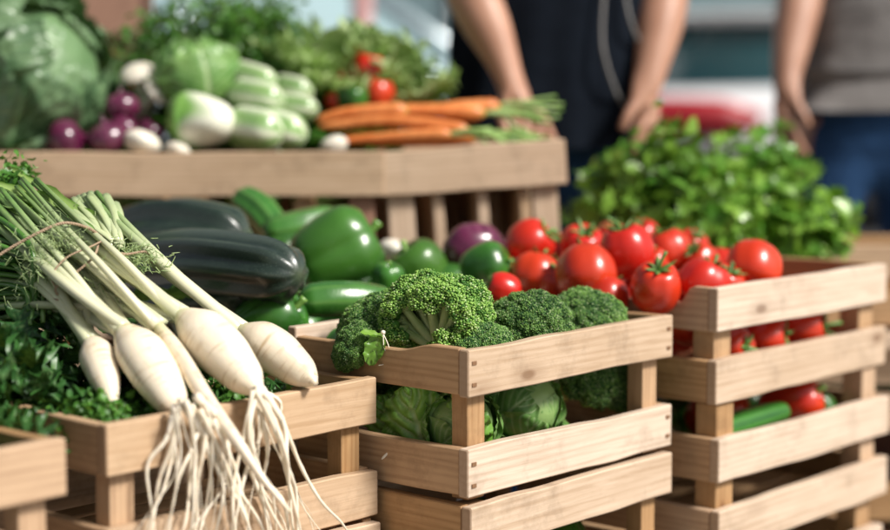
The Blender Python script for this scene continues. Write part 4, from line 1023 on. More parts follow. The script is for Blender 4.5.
for i in range(4): carrot([at(335 + 6 * i, 140, 3.06 + .06 * i), at(400, 139, 3.06 + .06 * i), at(478, 136, 3.06 + .06 * i)], .017, 'carrot underneath the visible row', True, 10 + i)
g = Geo(); box_ = None
# boards under the carrots (false floor of that crate)
board('false_floor', disp2, wr - .12, .30, .008, (wr / 2 + .0, .19, HB - .055), mat=W_BACK)
# tomatoes behind the carrots
for (px, py, Y, r, lab) in ((368, 70, 3.24, 18, 'topmost red tomato in front of the frilly lettuce'), (378, 94, 3.20, 17, 'red tomato in front of the frilly lettuce, right above the carrots'), (347, 82, 3.24, 13, 'dark red tomato left of the other two by the frilly lettuce'), (336, 101, 3.18, 11, 'small red tomato low beside the squashes and carrots')):
    put(tom[1 if r > 13 else 0], at(px, py, Y), aim((.2, -.1, .9), px), S(r, Y) / .045, lab, 'red tomatoes in front of the frilly lettuce', 'tomato')
pp_ = pepper('green_pepper', .03, .05, 4, 21); pp_.location = at(352, 99, 3.17); tag(pp_, 'tiny green pepper among the red tomatoes above the carrots', 'pepper')

# ================================================================== leafy things at the back
def lettuce(px, py, Y, w, h, label, seed, grp):
    e = rosette('frilly_lettuce', 26, S(h, Y) * 1.1, S(w, Y) * .36, V_FRIL, seed, .75, .10, -4, .002, .03, rfreq=7, nu=16, nv=22, cup=.1)
    e.location = at(px, py, Y); tag(e, label, 'lettuce', grp); return e
FG = 'frilly lettuces behind the tomatoes'
lettuce(330, 112, 3.30, 78, 78, 'frilly pale lettuce on the left, behind the dark red tomato', 31, FG)
lettuce(398, 114, 3.30, 80, 66, 'frilly pale lettuce on the right, nearest the arm, behind the carrots', 32, FG)
lettuce(292, 96, 3.34, 60, 74, 'frilly lettuce beside the dark parsley, furthest left of the frilly ones', 33, FG)
lettuce(364, 80, 3.38, 60, 56, 'frilly lettuce furthest back, between the other frilly ones', 34, FG)
DG = 'dark parsley bunches behind the squashes'
for i, (px, py, Y, w, h, lab) in enumerate(((170, 92, 3.28, 54, 80, 'dark parsley bunch behind the mushrooms'), (222, 88, 3.26, 56, 92, 'tallest dark parsley bunch, above the striped squashes'), (266, 84, 3.30, 44, 84, 'dark parsley bunch beside the frilly lettuce'))):
    b = herb('parsley_bunch', S(w, Y), S(h, Y) * 1.35, 70, .017, V_PARS, 41 + i, per=13); b.location = at(px, py + 14, Y); tag(b, lab, 'herbs', DG)
ch = Geo(); rg = random.Random(5)
for k in range(60):
    x, y = rg.uniform(-.05, .05), rg.uniform(-.03, .03); L = rg.uniform(.06, .13)
    v, f, d = sweep(catmull([(x, y, 0), (x * 1.2, y * 1.2, L * .6), (x * 1.5 + rg.uniform(-.02, .02), y * 1.6, L)], 7), [.0018, .0018, .0017, .0015, .0012, .0008, .0003], 5); ch.add(v, f, d)
o = ch.build('chive_bunch', V_STEM, loc=at(108, 98, 3.26)); tag(o, 'thin upright chives behind the savoy cabbage', 'herbs')
BG = 'bright parsley bunches in the brown crate'
rb = [(634, 218, 3.18, 46, 56, 'bright parsley bunch furthest left, hanging over the crate by the black apron'), (680, 222, 3.14, 50, 96, 'tallest bright parsley bunch, left of the middle of the brown crate'),
      (728, 232, 3.20, 38, 78, 'bright parsley bunch right of the tallest one'), (756, 234, 3.26, 34, 102, 'bright parsley bunch in front of the blue jeans'), (800, 262, 3.12, 20, 60, 'low leafy bunch at the right end of the brown crate'), (700, 240, 3.08, 50, 48, 'low bright leaves hanging over the front rail of the brown crate')]
for i, (px, py, Y, w, h, lab) in enumerate(rb):
    b = herb('parsley_bunch', S(w, Y) * 1.05, S(h, Y) * 1.12, 30, .035, V_BRIGHT, 51 + i, kind='oval' if i % 3 == 1 else 'parsley', per=15, droop=.6, stemr=.0026); b.location = at(px, py + 8, Y); tag(b, lab, 'herbs', BG)

# ================================================================== broccoli
BR = 'broccoli heads in the middle crate'
broA = broccoli('broccoli', .062, 3, 36, .0021, None); tag(broA, '', 'broccoli')
broB = broccoli('broccoli', .060, 9, 40, .0022, np.array([.16, -.80, .10]) / .82, 128); tag(broB, '', 'broccoli')
def B(pr, px, py, Y, rpx, d, roll, lab): return put(pr, at(px, py, Y), aim(d, roll), tuple(S(rpx, Y) / (.062 if pr is broA else .060) * q for q in (1.12, 1.12, .95)), lab, BR, 'broccoli')
broB.rotation_mode = 'XYZ'
B(broB, 436, 316, 2.20, 51, (-.10, -.12, .98), .15, 'largest broccoli head, its pale branching stalk facing out')
B(broA, 379, 326, 2.26, 37, (-.35, -.35, .8), 1, 'dark dense broccoli head left of the largest one')
B(broA, 355, 347, 2.20, 24, (-.7, -.3, .5), 2, 'small dark broccoli head low at the left corner of the crate')
B(broA, 478, 352, 2.17, 34, (.1, -.55, .75), 3, 'small broccoli head in front of the largest one, touching the front rail')
B(broA, 530, 325, 2.26, 38, (.0, -.35, .9), 4, 'middle broccoli head behind the front rail, below the round tomato')
B(broA, 590, 319, 2.36, 35, (.2, -.3, .9), 5.2, 'broccoli head at the right end of the crate, below the largest tomato')
B(broA, 520, 350, 2.40, 34, (.2, .1, .9), 2.2, 'broccoli head underneath, seen only in the crate gap')
B(broA, 585, 372, 2.42, 36, (.6, -.4, .6), 1.2, 'dark broccoli head inside the crate, right of the cabbages in the gap')
B(broA, 622, 385, 2.44, 28, (.6, -.5, .4), .2, 'dark broccoli at the far right of the gap, by the corner post')
B(broA, 405, 372, 2.30, 32, (-.3, .3, .8), 3.3, 'broccoli head buried under the large one')
B(broA, 470, 385, 2.36, 40, (.3, .3, .8), 4.3, 'broccoli head at the bottom of the heap')
# cabbages seen through the gap of the middle crate
def inC(u, v, z): return uv(u, v, z)
z3 = 3 * H_C + .03
put(cab, inC(.088, .090, z3 + .050), aim((.3, -.75, .4), .3), .80, 'pale green cabbage in the crate gap beside the corner post', CG, 'cabbage')
put(cab, inC(.225, .098, z3 + .056), aim((.55, -.5, .6), 2.3), .93, 'larger round green cabbage in the middle of the crate gap', CG, 'cabbage')
put(cab, inC(.34, .22, z3 + .05), aim((.3, .3, .9), 4.3), .80, 'green cabbage deep inside the broccoli crate', CG, 'cabbage')
put(cab, inC(.14, .22, z3 + .05), aim((.3, .3, .9), 1.3), .85, 'green cabbage deep inside the broccoli crate, towards its left side', CG, 'cabbage')
# chard standing in the left gap of the middle crate
e = empty('romaine_lettuce', on_v(415, 444, .08)); base = inC(.045, .085, 3 * H_C + .034); e.location = base
tag(e, 'dark green romaine leaves pushing out through the left side of the broccoli crate', 'lettuce')
def leaf_to(parent, p0, p1, nrm, W, mat, seed, name='leaf', **kw):
    """leaf from p0 to p1, facing nrm, coordinates relative to parent"""
    p0, p1, nrm = Vector(p0), Vector(p1), Vector(nrm); y = (p1 - p0); L = y.length; y.normalize(); x = y.cross(nrm).normalized(); z = x.cross(y)
    M = Matrix(((x.x, y.x, z.x, p0.x), (x.y, y.y, z.y, p0.y), (x.z, y.z, z.z, p0.z), (0, 0, 0, 1)))
    bend = kw.pop('bend', 0); v, f, d = leafgrid(L, W, seed=seed, **kw)
    if bend: v = arch(v, bend); v = v * (L / max(1e-6, np.linalg.norm(v[len(v) // 2 * 0 + (kw.get('nv', 26) - 1) * kw.get('nu', 22) + kw.get('nu', 22) // 2])))
    g = Geo(); g.add(tf(v, M), f, d); return g.build(name, mat, parent)
L0 = e.location
fr = Vector((-UX, -UY, 0)); vdir = Vector((-UY, UX, 0))
for (a, b_, W, sd, out, o2) in (((.010, .03, -.012), (-.016, .050, .100), .052, 3, .35, .0), ((.014, .075, -.01), (-.006, .110, .080), .040, 8, .2, .01), ((.03, -.03, 0), (.012, -.02, .10), .030, 11, .1, .0), ((.045, .03, 0), (.04, .04, .105), .045, 14, .1, 0), ((.03, .08, 0), (.02, .11, .085), .035, 15, .1, 0)):
    P0 = Vector((a[0] * UX - a[1] * UY, a[0] * UY + a[1] * UX, a[2])); P1 = Vector((b_[0] * UX - b_[1] * UY, b_[0] * UY + b_[1] * UX, b_[2]))
    leaf_to(e, P0, P1, Vector((-.35, -.9, .25)), W, V_CAB2, sd, nu=34, nv=44, cup=-.28, ruffle=.035, rfreq=6, savoy=.0040, veins=6, ridge=.006, shape=.85, tipw=.1)
# small torn leaf over the rim with a bit of thread
p = at(377, 339, 2.165)
e = empty('torn_leaf', p); tag(e, 'small torn leaf tip with pale thread hanging over the left rim of the broccoli crate', 'leaf')
leaf_to(e, Vector((.004, 0, .004)), Vector((-.010, -.006, -.034)), (-.2, -1, .2), .013, V_BRIGHT, 5, nu=16, nv=20, cup=.4, ruffle=.06, rfreq=3, savoy=.001, name='leaf_blade')
leaf_to(e, Vector((-.022, 0, .009)), Vector((.010, 0, .002)), (0, -.5, 1), .006, V_BRIGHT, 6, nu=10, nv=12, cup=.4, ruffle=.03, rfreq=3, name='leaf_blade')
g = Geo()
for pts in (((.008, -.003, .008), (.016, -.006, -.012), (.012, -.006, -.030), (.002, -.006, -.034)), ((.008, -.003, .009), (.010, -.008, -.012), (.020, -.008, -.024), (.010, -.006, -.036))):
    v, f, d = sweep(catmull(pts, 14), [.0007] * 14, 5); g.add(v, f, d)
g.add(ICO_V * .0035 + np.array([.008, -.003, .009]), ICO_F); g.build('thread', V_ROOT, e)
# ================================================================== inside the lower crates
LG = 'vegetables in the crates under the tomatoes'
z2 = 2 * H_R + .045
gourd_at('cucumber', [inR(.04, .05, z2 + .118), inR(.16, .045, z2 + .122), inR(.265, .040, z2 + .126)], [0, .017, .020, .021, .021, .020, .016, 0], V_PEP, 'dark green cucumber lying in the crate just under the tomato crate', 'cucumber', LG, ribs=6, rib=.02, dat=mdat)
gourd_at('cucumber', [inR(.04, .08, z2 + .065), inR(.18, .075, z2 + .067), inR(.33, .08, z2 + .065)], [0, .020, .025, .026, .026, .025, .02, 0], V_CUC, 'green cucumber beneath the dark one under the tomato crate', 'cucumber', LG, ribs=6, rib=.02, dat=cdat)
rp = pepper('red_pepper', .042, .10, 4, 33, V_TOM, .10); put(rp, inR(.34, .075, z2 + .125), aim((.8, -.3, .35), 0), 1.0, 'red pepper in the crate just under the tomato crate, right of the cucumber', LG, 'pepper')
put(rp, inR(.27, .17, z2 + .105), aim((.8, .3, .2), 1), 1.0, 'red pepper behind the cucumber under the tomato crate', LG, 'pepper')
for i, (u, v, z) in enumerate(((.10, .19, .05), (.2, .26, .05), (.3, .26, .05), (.42, .09, .06), (.41, .20, .06))):
    Pp(i % 2, inR(u, v, z2 + z + .03), 0, 0, .047, (math.sin(i), math.cos(i), .4), i, 'dark green pepper deep in the crate under the tomato crate', LG)
z1 = 1 * H_R + .050
Pp(0, inR(.05, .06, z1 + .05), 0, 0, .042, (.3, -.5, .7), 2, 'dark green pepper at the lowest visible gap, next to the corner post', LG)
gourd_at('cucumber', [inR(.06, .045, z1 + .118), inR(.12, .04, z1 + .120), inR(.19, .05, z1 + .112)], [0, .014, .018, .018, .014, 0], V_CUC, 'bright green cucumber at the bottom edge of the photo in the tomato stack', 'cucumber', LG, ribs=6, rib=.03, dat=cdat)
for i, (u, v, z) in enumerate(((.14, .10, .05), (.25, .11, .045), (.37, .12, .05), (.2, .22, .05), (.33, .24, .05))):
    Pp(i % 2, inR(u, v, z1 + z + .035), 0, 0, .047, (math.sin(i * 3), math.cos(i * 3), .4), i, 'dark green pepper deep in the third crate of the tomato stack', LG)
for i, (u, v) in enumerate(((.09, .09), (.2, .10), (.31, .10), (.14, .21), (.27, .22))):
    Pp(i % 2, inC(u, v, 2 * H_C + .075), 0, 0, .045, (math.sin(i * 3), math.cos(i * 3), .4), i, 'dark green pepper in the crate beneath the broccoli', 'peppers in the crate beneath the broccoli')
# leaves at the right end by the jeans
# ================================================================== greens in the radish crate and the left one
def uf(u, v, z): return uv(-.985 + u, .115 + v, z)
def ul(u, v, z): return uv(-.441 + u, .147 + v, z)
KG = 'curly green bunches in the front left crates'
zl = 4 * H_L
def kale(name, loc, n, L, W, seed, label, up=.35, mat=None, rf=.09, lob=.22, rfreq=7, curv=-6):
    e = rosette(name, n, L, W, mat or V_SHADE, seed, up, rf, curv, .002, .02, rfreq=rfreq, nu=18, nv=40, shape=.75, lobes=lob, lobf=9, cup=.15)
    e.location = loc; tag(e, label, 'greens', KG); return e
kale('kale_bunch', ul(.05, .19, zl - .045), 22, .10, .034, 61, 'curly kale in the radish crate, left of the smallest radish')
kale('kale_bunch', ul(.20, .16, zl - .040), 22, .11, .032, 62, 'curly kale under the middle radishes')
kale('kale_bunch', ul(.06, .26, zl - .01), 26, .12, .036, 161, 'dark curly kale at the back left corner of the radish crate')
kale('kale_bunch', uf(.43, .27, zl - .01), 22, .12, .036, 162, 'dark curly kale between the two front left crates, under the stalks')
kale('kale_bunch', ul(.33, .13, zl - .070), 14, .09, .028, 63, 'curly kale under the right hand radish')
for i, (u, v) in enumerate(((.06, .09), (.15, .08), (.25, .09), (.10, .20), (.20, .20))):
    b = herb('parsley_bunch', .062, .055, 60, .0095, V_PARS, 70 + i, per=20); b.location = ul(u, v, zl - .040); tag(b, ['low parsley at the corner of the radish crate', 'low parsley below the smallest radish', 'low parsley below the largest radish', 'low parsley at the back left of the radish crate', 'low parsley behind the middle of the radish crate'][i], 'herbs', 'low parsley lining the radish crate')
kale('chard_bunch', uf(.37, .17, zl - .05), 18, .13, .045, 64, 'broad dark chard leaves at the left edge, behind the blurred crate rail', .45, rf=.03, lob=.03, rfreq=3, curv=-4)
kale('chard_bunch', uf(.26, .16, zl - .06), 12, .16, .05, 65, 'broad dark chard leaves just outside the left edge of the photo', .5, rf=.03, lob=.03, rfreq=3, curv=-4)
kale('kale_bunch', uf(.44, .20, zl - .02), 22, .12, .034, 66, 'curly kale at the left edge, below the radish stalks')
g = Geo()

for k, (x, y, z) in enumerate(((.80, 3.30, .56), (.98, 3.30, .56), (1.02, 3.28, .30))):
    kale('kale_bunch', (x, y, z - .04), 20, .13, .04, 140 + k, ['curly kale beneath the parsley table, nearest the tomato crates', 'curly kale beneath the parsley table, further right', 'curly kale low beneath the parsley table'][k])
# ================================================================== bunch of white radishes, tied with twine
RB = empty('radish_bunch', at(110, 300, 2.02)); tag(RB, 'bunch of white radishes with long stalks tied with twine, lying across the front crate', 'radishes')
def toR(p): return Vector(p) - RB.location
def radish(crown, tip, R, seed, extra=None, prof=None):
    pts = [toR(crown), toR(crown).lerp(toR(tip), .5) + Vector((0, 0, .004)), toR(tip)]
    if extra: pts += [toR(x) for x in extra]
    n = 130
    if prof is None: prof = [.30, .62, .90, 1.0, 1.0, .95, .86, .72, .52, .32, .20]
    q = catmull([(i, 0, x) for i, x in enumerate(prof)], n)[:, 2] * R
    v, f, d = sweep(catmull(pts, n), q, 40, mod=lambda a, t: 1 + .012 * np.sin(3 * a + seed) + .014 * np.sin(26 * t + seed + np.sin(a)),
                    dat=lambda a, t: (.15 * np.sin(5 * t + a), np.clip(vnoise(np.stack([t * 75 + .8 * np.sin(a), 1.1 * np.cos(a) + seed * 9, 1.1 * np.sin(a)], -1), 1, seed) - .42, 0, 1) * 1.5 + .9 * np.clip(vnoise(np.stack([t * 16, 3 * np.cos(a), 3 * np.sin(a) + seed], -1), 1, seed + 4) - .55, 0, 1), np.clip((.10 - t) / .10, 0, 1) * .55))
    return Geo().add(v, f, d).build('radish', V_DAI, RB)
crowns = [(at(91, 340, 2.02), at(110, 396, 1.945), .0220), (at(121, 329, 2.01), at(172, 401, 1.935), .0280), (at(181, 315, 2.05), at(246, 378, 1.975), .0305), (at(239, 330, 2.085), at(303, 373, 2.06), .0275), (at(158, 326, 2.02), at(206, 398, 1.93), .0100)]
r1 = radish(*crowns[0], 1, [at(112, 420, 1.935)], [.34, .7, .95, 1, .93, .8, .62, .44, .28, .14, .06])
r2 = radish(*crowns[1], 2, [at(182, 414, 1.925)], [.36, .70, .96, 1.05, 1.03, .95, .82, .66, .46, .28, .13])
r3 = radish(*crowns[2], 3, [at(262, 394, 1.955)], [.36, .70, .96, 1.05, 1.03, .95, .82, .66, .46, .28, .13])
r4 = radish(*crowns[3], 4, [at(316, 384, 2.045)], [.36, .70, .96, 1.05, 1.03, .95, .82, .66, .46, .28, .13])
r5 = radish(*crowns[4], 5, [at(236, 440, 1.895), at(262, 478, 1.88), at(290, 512, 1.87)], [.7, .95, 1, 1, .95, .85, .72, .58, .46, .34, .22])
# stalks: from each crown up through the tie and out to the upper left
rg = random.Random(17)
TIE = at(92, 238, 2.16)
def stalk(p0, via, p1, r0, r1_, seed, end='cut', green=.4, col=None, n=26):
    pts = [toR(p0)] + [toR(x) for x in via] + [toR(p1)]
    rr = np.linspace(r0, r1_, n)
    v, f, d = sweep(catmull(pts, n), rr, 12, flat=.82, mod=lambda a, t: 1 + .06 * np.cos(5 * a + seed) , dat=lambda a, t: (.25 * np.cos(5 * a + seed), np.clip(1.45 - t * 1.5, 0, 1) * (1 - .35 * green) + .08, np.clip(t - .42, 0, 1) * 1.5 * (.4 + .6 * green)))
    return Geo().add(v, f, d)
sg = Geo(); cnt = 0
def addstalk(parent, *a, **k):
    stalk(*a, **k).build('stalk', V_STEM, parent)
rad = [r1, r2, r3, r4, r5]
runs = {0: [(58, 298), (24, 262), (-14, 226)], 1: [(74, 284), (34, 244), (-8, 200)], 2: [(122, 266), (78, 232), (28, 190)], 3: [(178, 278), (134, 238), (92, 198)], 4: [(104, 276), (58, 238), (10, 194)]}
for i, lst in runs.items():
    c, tp, R = crowns[i]; px = [lst[0], lst[1], lst[2]]
    for j in range({0: 6, 1: 7, 2: 7, 3: 5, 4: 6}[i]):
        o_ = 0 if j == 0 else rg.uniform(5, 15) * (1 if j % 2 else -1) * (.4 if i == 3 and j % 2 else 1); fan = rg.uniform(.7, 1.6)
        dy = 0 if j == 0 else rg.uniform(-.02, .035)
        q = [at(px[n][0] + o_ * .62 * (.45 + .4 * n * fan), px[n][1] - o_ * .78 * (.45 + .4 * n * fan), c.y + .035 + .075 * n + dy) for n in range(3)]
        r0 = (.0112 if i != 4 else .0090) * (1 if j == 0 else rg.uniform(.55, .85))
        st0 = c.lerp(tp, .06) if i != 4 else c
        if j: st0 = st0 + (q[0] - c).cross(Vector((0, 1, 0))).normalized() * R * .22 * (1 if j % 2 else -1)
        addstalk(rad[i], st0, q[:2], q[2], r0, r0 * rg.uniform(.42, .62), rg.uniform(0, 6), green=rg.uniform(.15, .6) if i else .8)
for k in range(16):
    i = rg.choice([0, 0, 1, 1, 4, 2]); c = crowns[i][0] + Vector((rg.uniform(-.008, .008), rg.uniform(0, .012), rg.uniform(-.010, .004)))
    yy = 196 + 130 * k / 16 + rg.uniform(-5, 5); tt_ = (yy - 196) / 130
    addstalk(rad[i], c, [at(78 - 26 * tt_ + rg.uniform(-8, 8), 262 + 48 * tt_ + rg.uniform(-5, 5), 2.12 - .05 * tt_ + rg.uniform(-.02, .02))], at(-26 + rg.uniform(-6, 14), yy, 2.22 - .08 * tt_), rg.uniform(.0055, .0085), rg.uniform(.004, .006), rg.uniform(0, 6), green=rg.uniform(.2, .9))
# thin dark green blades on the left
g = Geo()
for k in range(30):
    t = rg.random(); x1 = 30 + 50 * rg.random(); y1 = 300 + 35 * rg.random() + (x1 - 40) * .3
    e0 = at(-30 + rg.uniform(-10, 18), 205 + 110 * t, 2.16 + rg.uniform(-.05, .06)); m = at(20 + 24 * rg.random(), 245 + 62 * t, 2.12 + rg.uniform(-.03, .03)); e1 = at(x1, y1, 2.08 + rg.uniform(-.03, .03))
    rr = rg.uniform(.0022, .0046)
    v, f, d = sweep(catmull([toR(e1), toR(m), toR(e0)], 16), np.linspace(rr, rr * .8, 16), 7, dat=lambda a, t: (rg.uniform(-.5, .2) + 0 * a, .3 * np.clip(.4 - t, 0, 1), rg.uniform(.35, .95) + 0 * a)); g.add(v, f, d)
g.build('thin_stalks', V_STEM, RB)
# fan of cut stalks standing above the tie
g = Geo()
for k in range(11):
    a = k / 10; b0 = at(118 + rg.uniform(-8, 10), 246 + rg.uniform(-6, 6), 2.19)
    e0 = at(62 + 50 * a + rg.uniform(-3, 3), 208 - 14 * math.sin(a * 2.6) + rg.uniform(-3, 3), 2.27 + rg.uniform(-.02, .02)); m = b0.lerp(e0, .55) + Vector((.006 * (a - .3), 0, .004))
    v, f, d = sweep(catmull([toR(b0), toR(m), toR(e0)], 14), np.linspace(.0052, .0062, 14), 10, flat=.6, mod=lambda a_, t: 1 + .08 * np.cos(4 * a_), dat=lambda a_, t: (.35 * np.cos(3 * a_), .62 - .2 * t, .25 * t)); g.add(v, f, d)
g.build('cut_stalks', V_STEM, RB)
# flat green blades and leaf scraps at the upper left
for i, (a, b, w, m_) in enumerate((((128, 246, 2.20), (10, 168, 2.30), .010, V_BRIGHT), ((70, 240, 2.18), (-20, 196, 2.22), .014, V_LEAF), ((96, 230, 2.2), (12, 208, 2.18), .009, V_LEAF), ((60, 262, 2.12), (-14, 214, 2.16), .010, V_LEAF), ((112, 252, 2.16), (44, 226, 2.2), .007, V_BRIGHT)  )):
    leaf_to(RB, toR(at(*a)), toR(at(*b)), (.2, -.5, .8), w, m_, i, 'leaf', nu=9, nv=24, cup=.5, ruffle=.01, rfreq=3, ridge=.001, veins=0, shape=.6)
for k in range(16):
    x0, y0 = rg.uniform(10, 95), rg.uniform(200, 245)
    leaf_to(RB, toR(at(x0, y0, 2.20 + rg.uniform(-.03, .03))), toR(at(x0 - rg.uniform(40, 70), y0 - rg.uniform(6, 38), 2.26 + rg.uniform(-.04, .04))), (rg.uniform(-.3, .4), -.6, .8), rg.uniform(.005, .011), rg.choice([V_BRIGHT, V_LEAF, V_LEAF]), 30 + k, 'leaf', nu=9, nv=20, cup=.5, ruffle=.012, rfreq=3, ridge=.001, veins=0, shape=.6, bend=rg.uniform(-6, 3))
# feathery dill caught in the bunch
def dill(anchor, dirs, n, L, seed, rr=.00045, name='dill_foliage', mat=None, box=None):
    rg2 = random.Random(seed); g = Geo()
    for k in range(n):
        p = toR(anchor) + Vector((rg2.gauss(0, box[0]), rg2.gauss(0, box[1]), rg2.gauss(0, box[2])))
        dv = (Vector(dirs) + Vector((rg2.gauss(0, .6), rg2.gauss(0, .6), rg2.gauss(0, .6)))).normalized(); l = L * rg2.uniform(.5, 1.2)
        c = dv.cross(Vector((rg2.random(), rg2.random(), rg2.random()))) * .4
        v, f, d = sweep(catmull([p, p + dv * l * .5 + c * l * .25, p + (dv + c * .6) * l], 6), [rr * 1.3, rr * 1.2, rr, rr, rr * .8, rr * .3], 3, dat=lambda a, t: (rg2.uniform(-.4, .4) + 0 * a, .25 + 0 * a, 0 * a)); g.add(v, f, d)
    return g.build(name, mat or V_STEM, RB)
dill(at(40, 262, 2.08), (.2, 0, -.5), 260, .016, 3, box=(.020, .016, .026))
dill(at(62, 244, 2.10), (.2, 0, -.5), 160, .014, 4, box=(.016, .014, .018))
dill(at(132, 258, 2.12), (.5, 0, -.2), 380, .012, 5, rr=.0006, box=(.017, .010, .010))
dill(at(96, 292, 2.06), (.3, 0, -.7), 90, .016, 6, box=(.016, .010, .018))
# parsley tips at the upper left edge
b = herb('parsley_tips', .05, .05, 40, .011, V_PARS, 81, per=12, droop=.3); b.location = at(14, 198, 2.32); b.rotation_euler = (0, -.5, 0); tag(b, 'dark parsley tips rising behind the tied stalks at the left edge', 'herbs')
b = herb('parsley_tips', .05, .06, 40, .012, V_PARS, 82, per=12, droop=.3); b.location = at(-20, 212, 2.36); b.rotation_euler = (0, -.2, 0); tag(b, 'parsley behind the tied stalks, cut by the left edge', 'herbs')
# supports under the stalk ends: a sack-like bed of leaves in the crate behind
kale('chard_bunch', at(20, 330, 2.22), 14, .17, .045, 91, 'dark leafy greens under the radish stalks', .4, rf=.03, lob=.03, rfreq=3, curv=-4)
kale('chard_bunch', at(80, 320, 2.30), 14, .16, .045, 92, 'dark leafy greens between the radish stalks and the marrows', .4, rf=.03, lob=.03, rfreq=3, curv=-4)
# twine
def twine(pts, r=.0019, seed=0, n=60, name='twine'):
    P = catmull([toR(at(*p)) for p in pts], n); g = Geo(); T, Nn, Bb = frames(P)
    s = np.concatenate([[0], np.cumsum(np.linalg.norm(np.diff(P, axis=0), axis=1))])
    for k in range(2):
        a = s * 900 + k * math.pi; Q = P + r * .5 * (np.cos(a)[:, None] * Nn + np.sin(a)[:, None] * Bb)
        v, f, d = sweep(Q, [r * .72] * n, 6); g.add(v, f, d)
    return g.build(name, V_TWINE, RB)
twine([(-12, 262, 2.06), (14, 246, 2.07), (40, 232, 2.08), (64, 223, 2.10), (88, 228, 2.12), (102, 238, 2.135)], n=120)
twine([(102, 238, 2.135), (112, 250, 2.10), (126, 254, 2.10), (146, 252, 2.12), (152, 262, 2.14)], .0015, n=70)
twine([(100, 236, 2.14), (94, 256, 2.07), (74, 274, 2.05), (56, 288, 2.045), (60, 298, 2.05)], .0015, n=80)
twine([(56, 288, 2.045), (52, 276, 2.05), (66, 258, 2.06), (92, 246, 2.08), (104, 240, 2.12)], .0012, n=80)
twine([(58, 300, 2.04), (44, 296, 2.06), (40, 286, 2.08)], .0012, n=30)
# long root hairs hanging over the front rail
fv = .147
def hair(pts, r0, r1_, seed, parent, n=30, name='root_hair'):
    rg3 = random.Random(seed); P = catmull([toR(p) for p in pts], n)
    w_ = np.stack([np.sin(np.linspace(0, 9, n) + seed), np.cos(np.linspace(0, 7, n) + seed * 2), np.sin(np.linspace(0, 8, n) + seed)], -1) * .0016 * np.linspace(0, 1, n)[:, None]
    v, f, d = sweep(P + w_, np.linspace(r0, r1_, n), 7, mod=lambda a, t: 1 + .12 * np.sin(60 * t + seed), dat=lambda a, t: (rg3.uniform(-.3, .3) + 0 * a, .5 * np.clip(np.sin(40 * t + seed) - .5, 0, 1) + t * .10, 0 * a))
    return v, f, d
def ov(px, py, off): return on_v(px, py, fv - off)
H = [([(174, 404), (166, 439), (149, 462), (149, 496), (154, 540)], 1.9, 0), ([(180, 400), (192, 424), (190, 481), (184, 524), (170, 560)], 2.2, 1), ([(185, 402), (211, 454), (222, 481), (221, 507), (214, 545)], 2.4, 1),
     ([(196, 396), (241, 443), (264, 481), (284, 504), (292, 540)], 3.2, 4), ([(256, 386), (272, 417), (285, 455), (290, 488), (294, 540)], 2.6, 2), ([(262, 390), (279, 402), (281, 421), (288, 440)], 1.8, 2),
     ([(254, 388), (264, 428), (268, 455), (262, 492), (268, 540)], 2.4, 2), ([(192, 404), (207, 446), (212, 496), (200, 526), (196, 560)], 1.5, 1), ([(200, 410), (228, 470), (246, 520), (250, 560)], 2.0, 4),
     ([(214, 420), (236, 470), (238, 505), (230, 545)], 1.6, 4), ([(180, 400), (172, 428), (176, 470), (150, 512), (128, 545)], 1.0, 1), ([(256, 388), (252, 430), (258, 480), (284, 520), (290, 556)], 1.5, 2)]
for i in range(34):
    c = rg.choice([(180, 402, 1), (205, 408, 4), (258, 388, 2), (258, 388, 2), (226, 432, 4)]); x0 = c[0]; x = x0 + rg.uniform(-14, 16)
    pts = [(x0 + rg.uniform(-6, 6), c[1] + rg.uniform(-4, 6))]; y = c[1] + 10; dx = rg.uniform(-.35, .75)
    while y < 545: y += rg.uniform(24, 44); dx += rg.uniform(-.35, .35); dx *= .85; x += dx * 26; pts.append((x, y))
    H.append((pts, rg.choice([rg.uniform(.3, .8), rg.uniform(1.0, 2.6)]), c[2]))
hg = {}
for i, (pts, r_, own) in enumerate(H):
    off = .012 + (i % 5) * .006
    tipY = crowns[own][1]
    P = [ov(px, py, off + .006 * math.sin(j * 2 + i)) for j, (px, py) in enumerate(pts)]
    v, f, d = hair(P, r_ * .00175, r_ * .00050, i, None)
    hg.setdefault(own, Geo()).add(v, f, d)
for own, gg in hg.items(): gg.build('root_hairs', V_ROOT, rad[own])
# straw sliver on the neighbouring crate
c = at(381, 452, 2.10)
v, f, d = sweep(catmull([Vector((-.006, 0, -.006)), Vector((0, .002, 0)), Vector((.010, .004, .010))], 10), [.0004, .0012, .0018, .0019, .0018, .0016, .0014, .0012, .0009, .0004], 8)
o = Geo().add(v, f, d).build('root_sliver', V_ROOT, loc=on_v(386, 455, .142)); tag(o, 'cream root sliver stuck at the end of the lower rail of the radish crate', 'root')

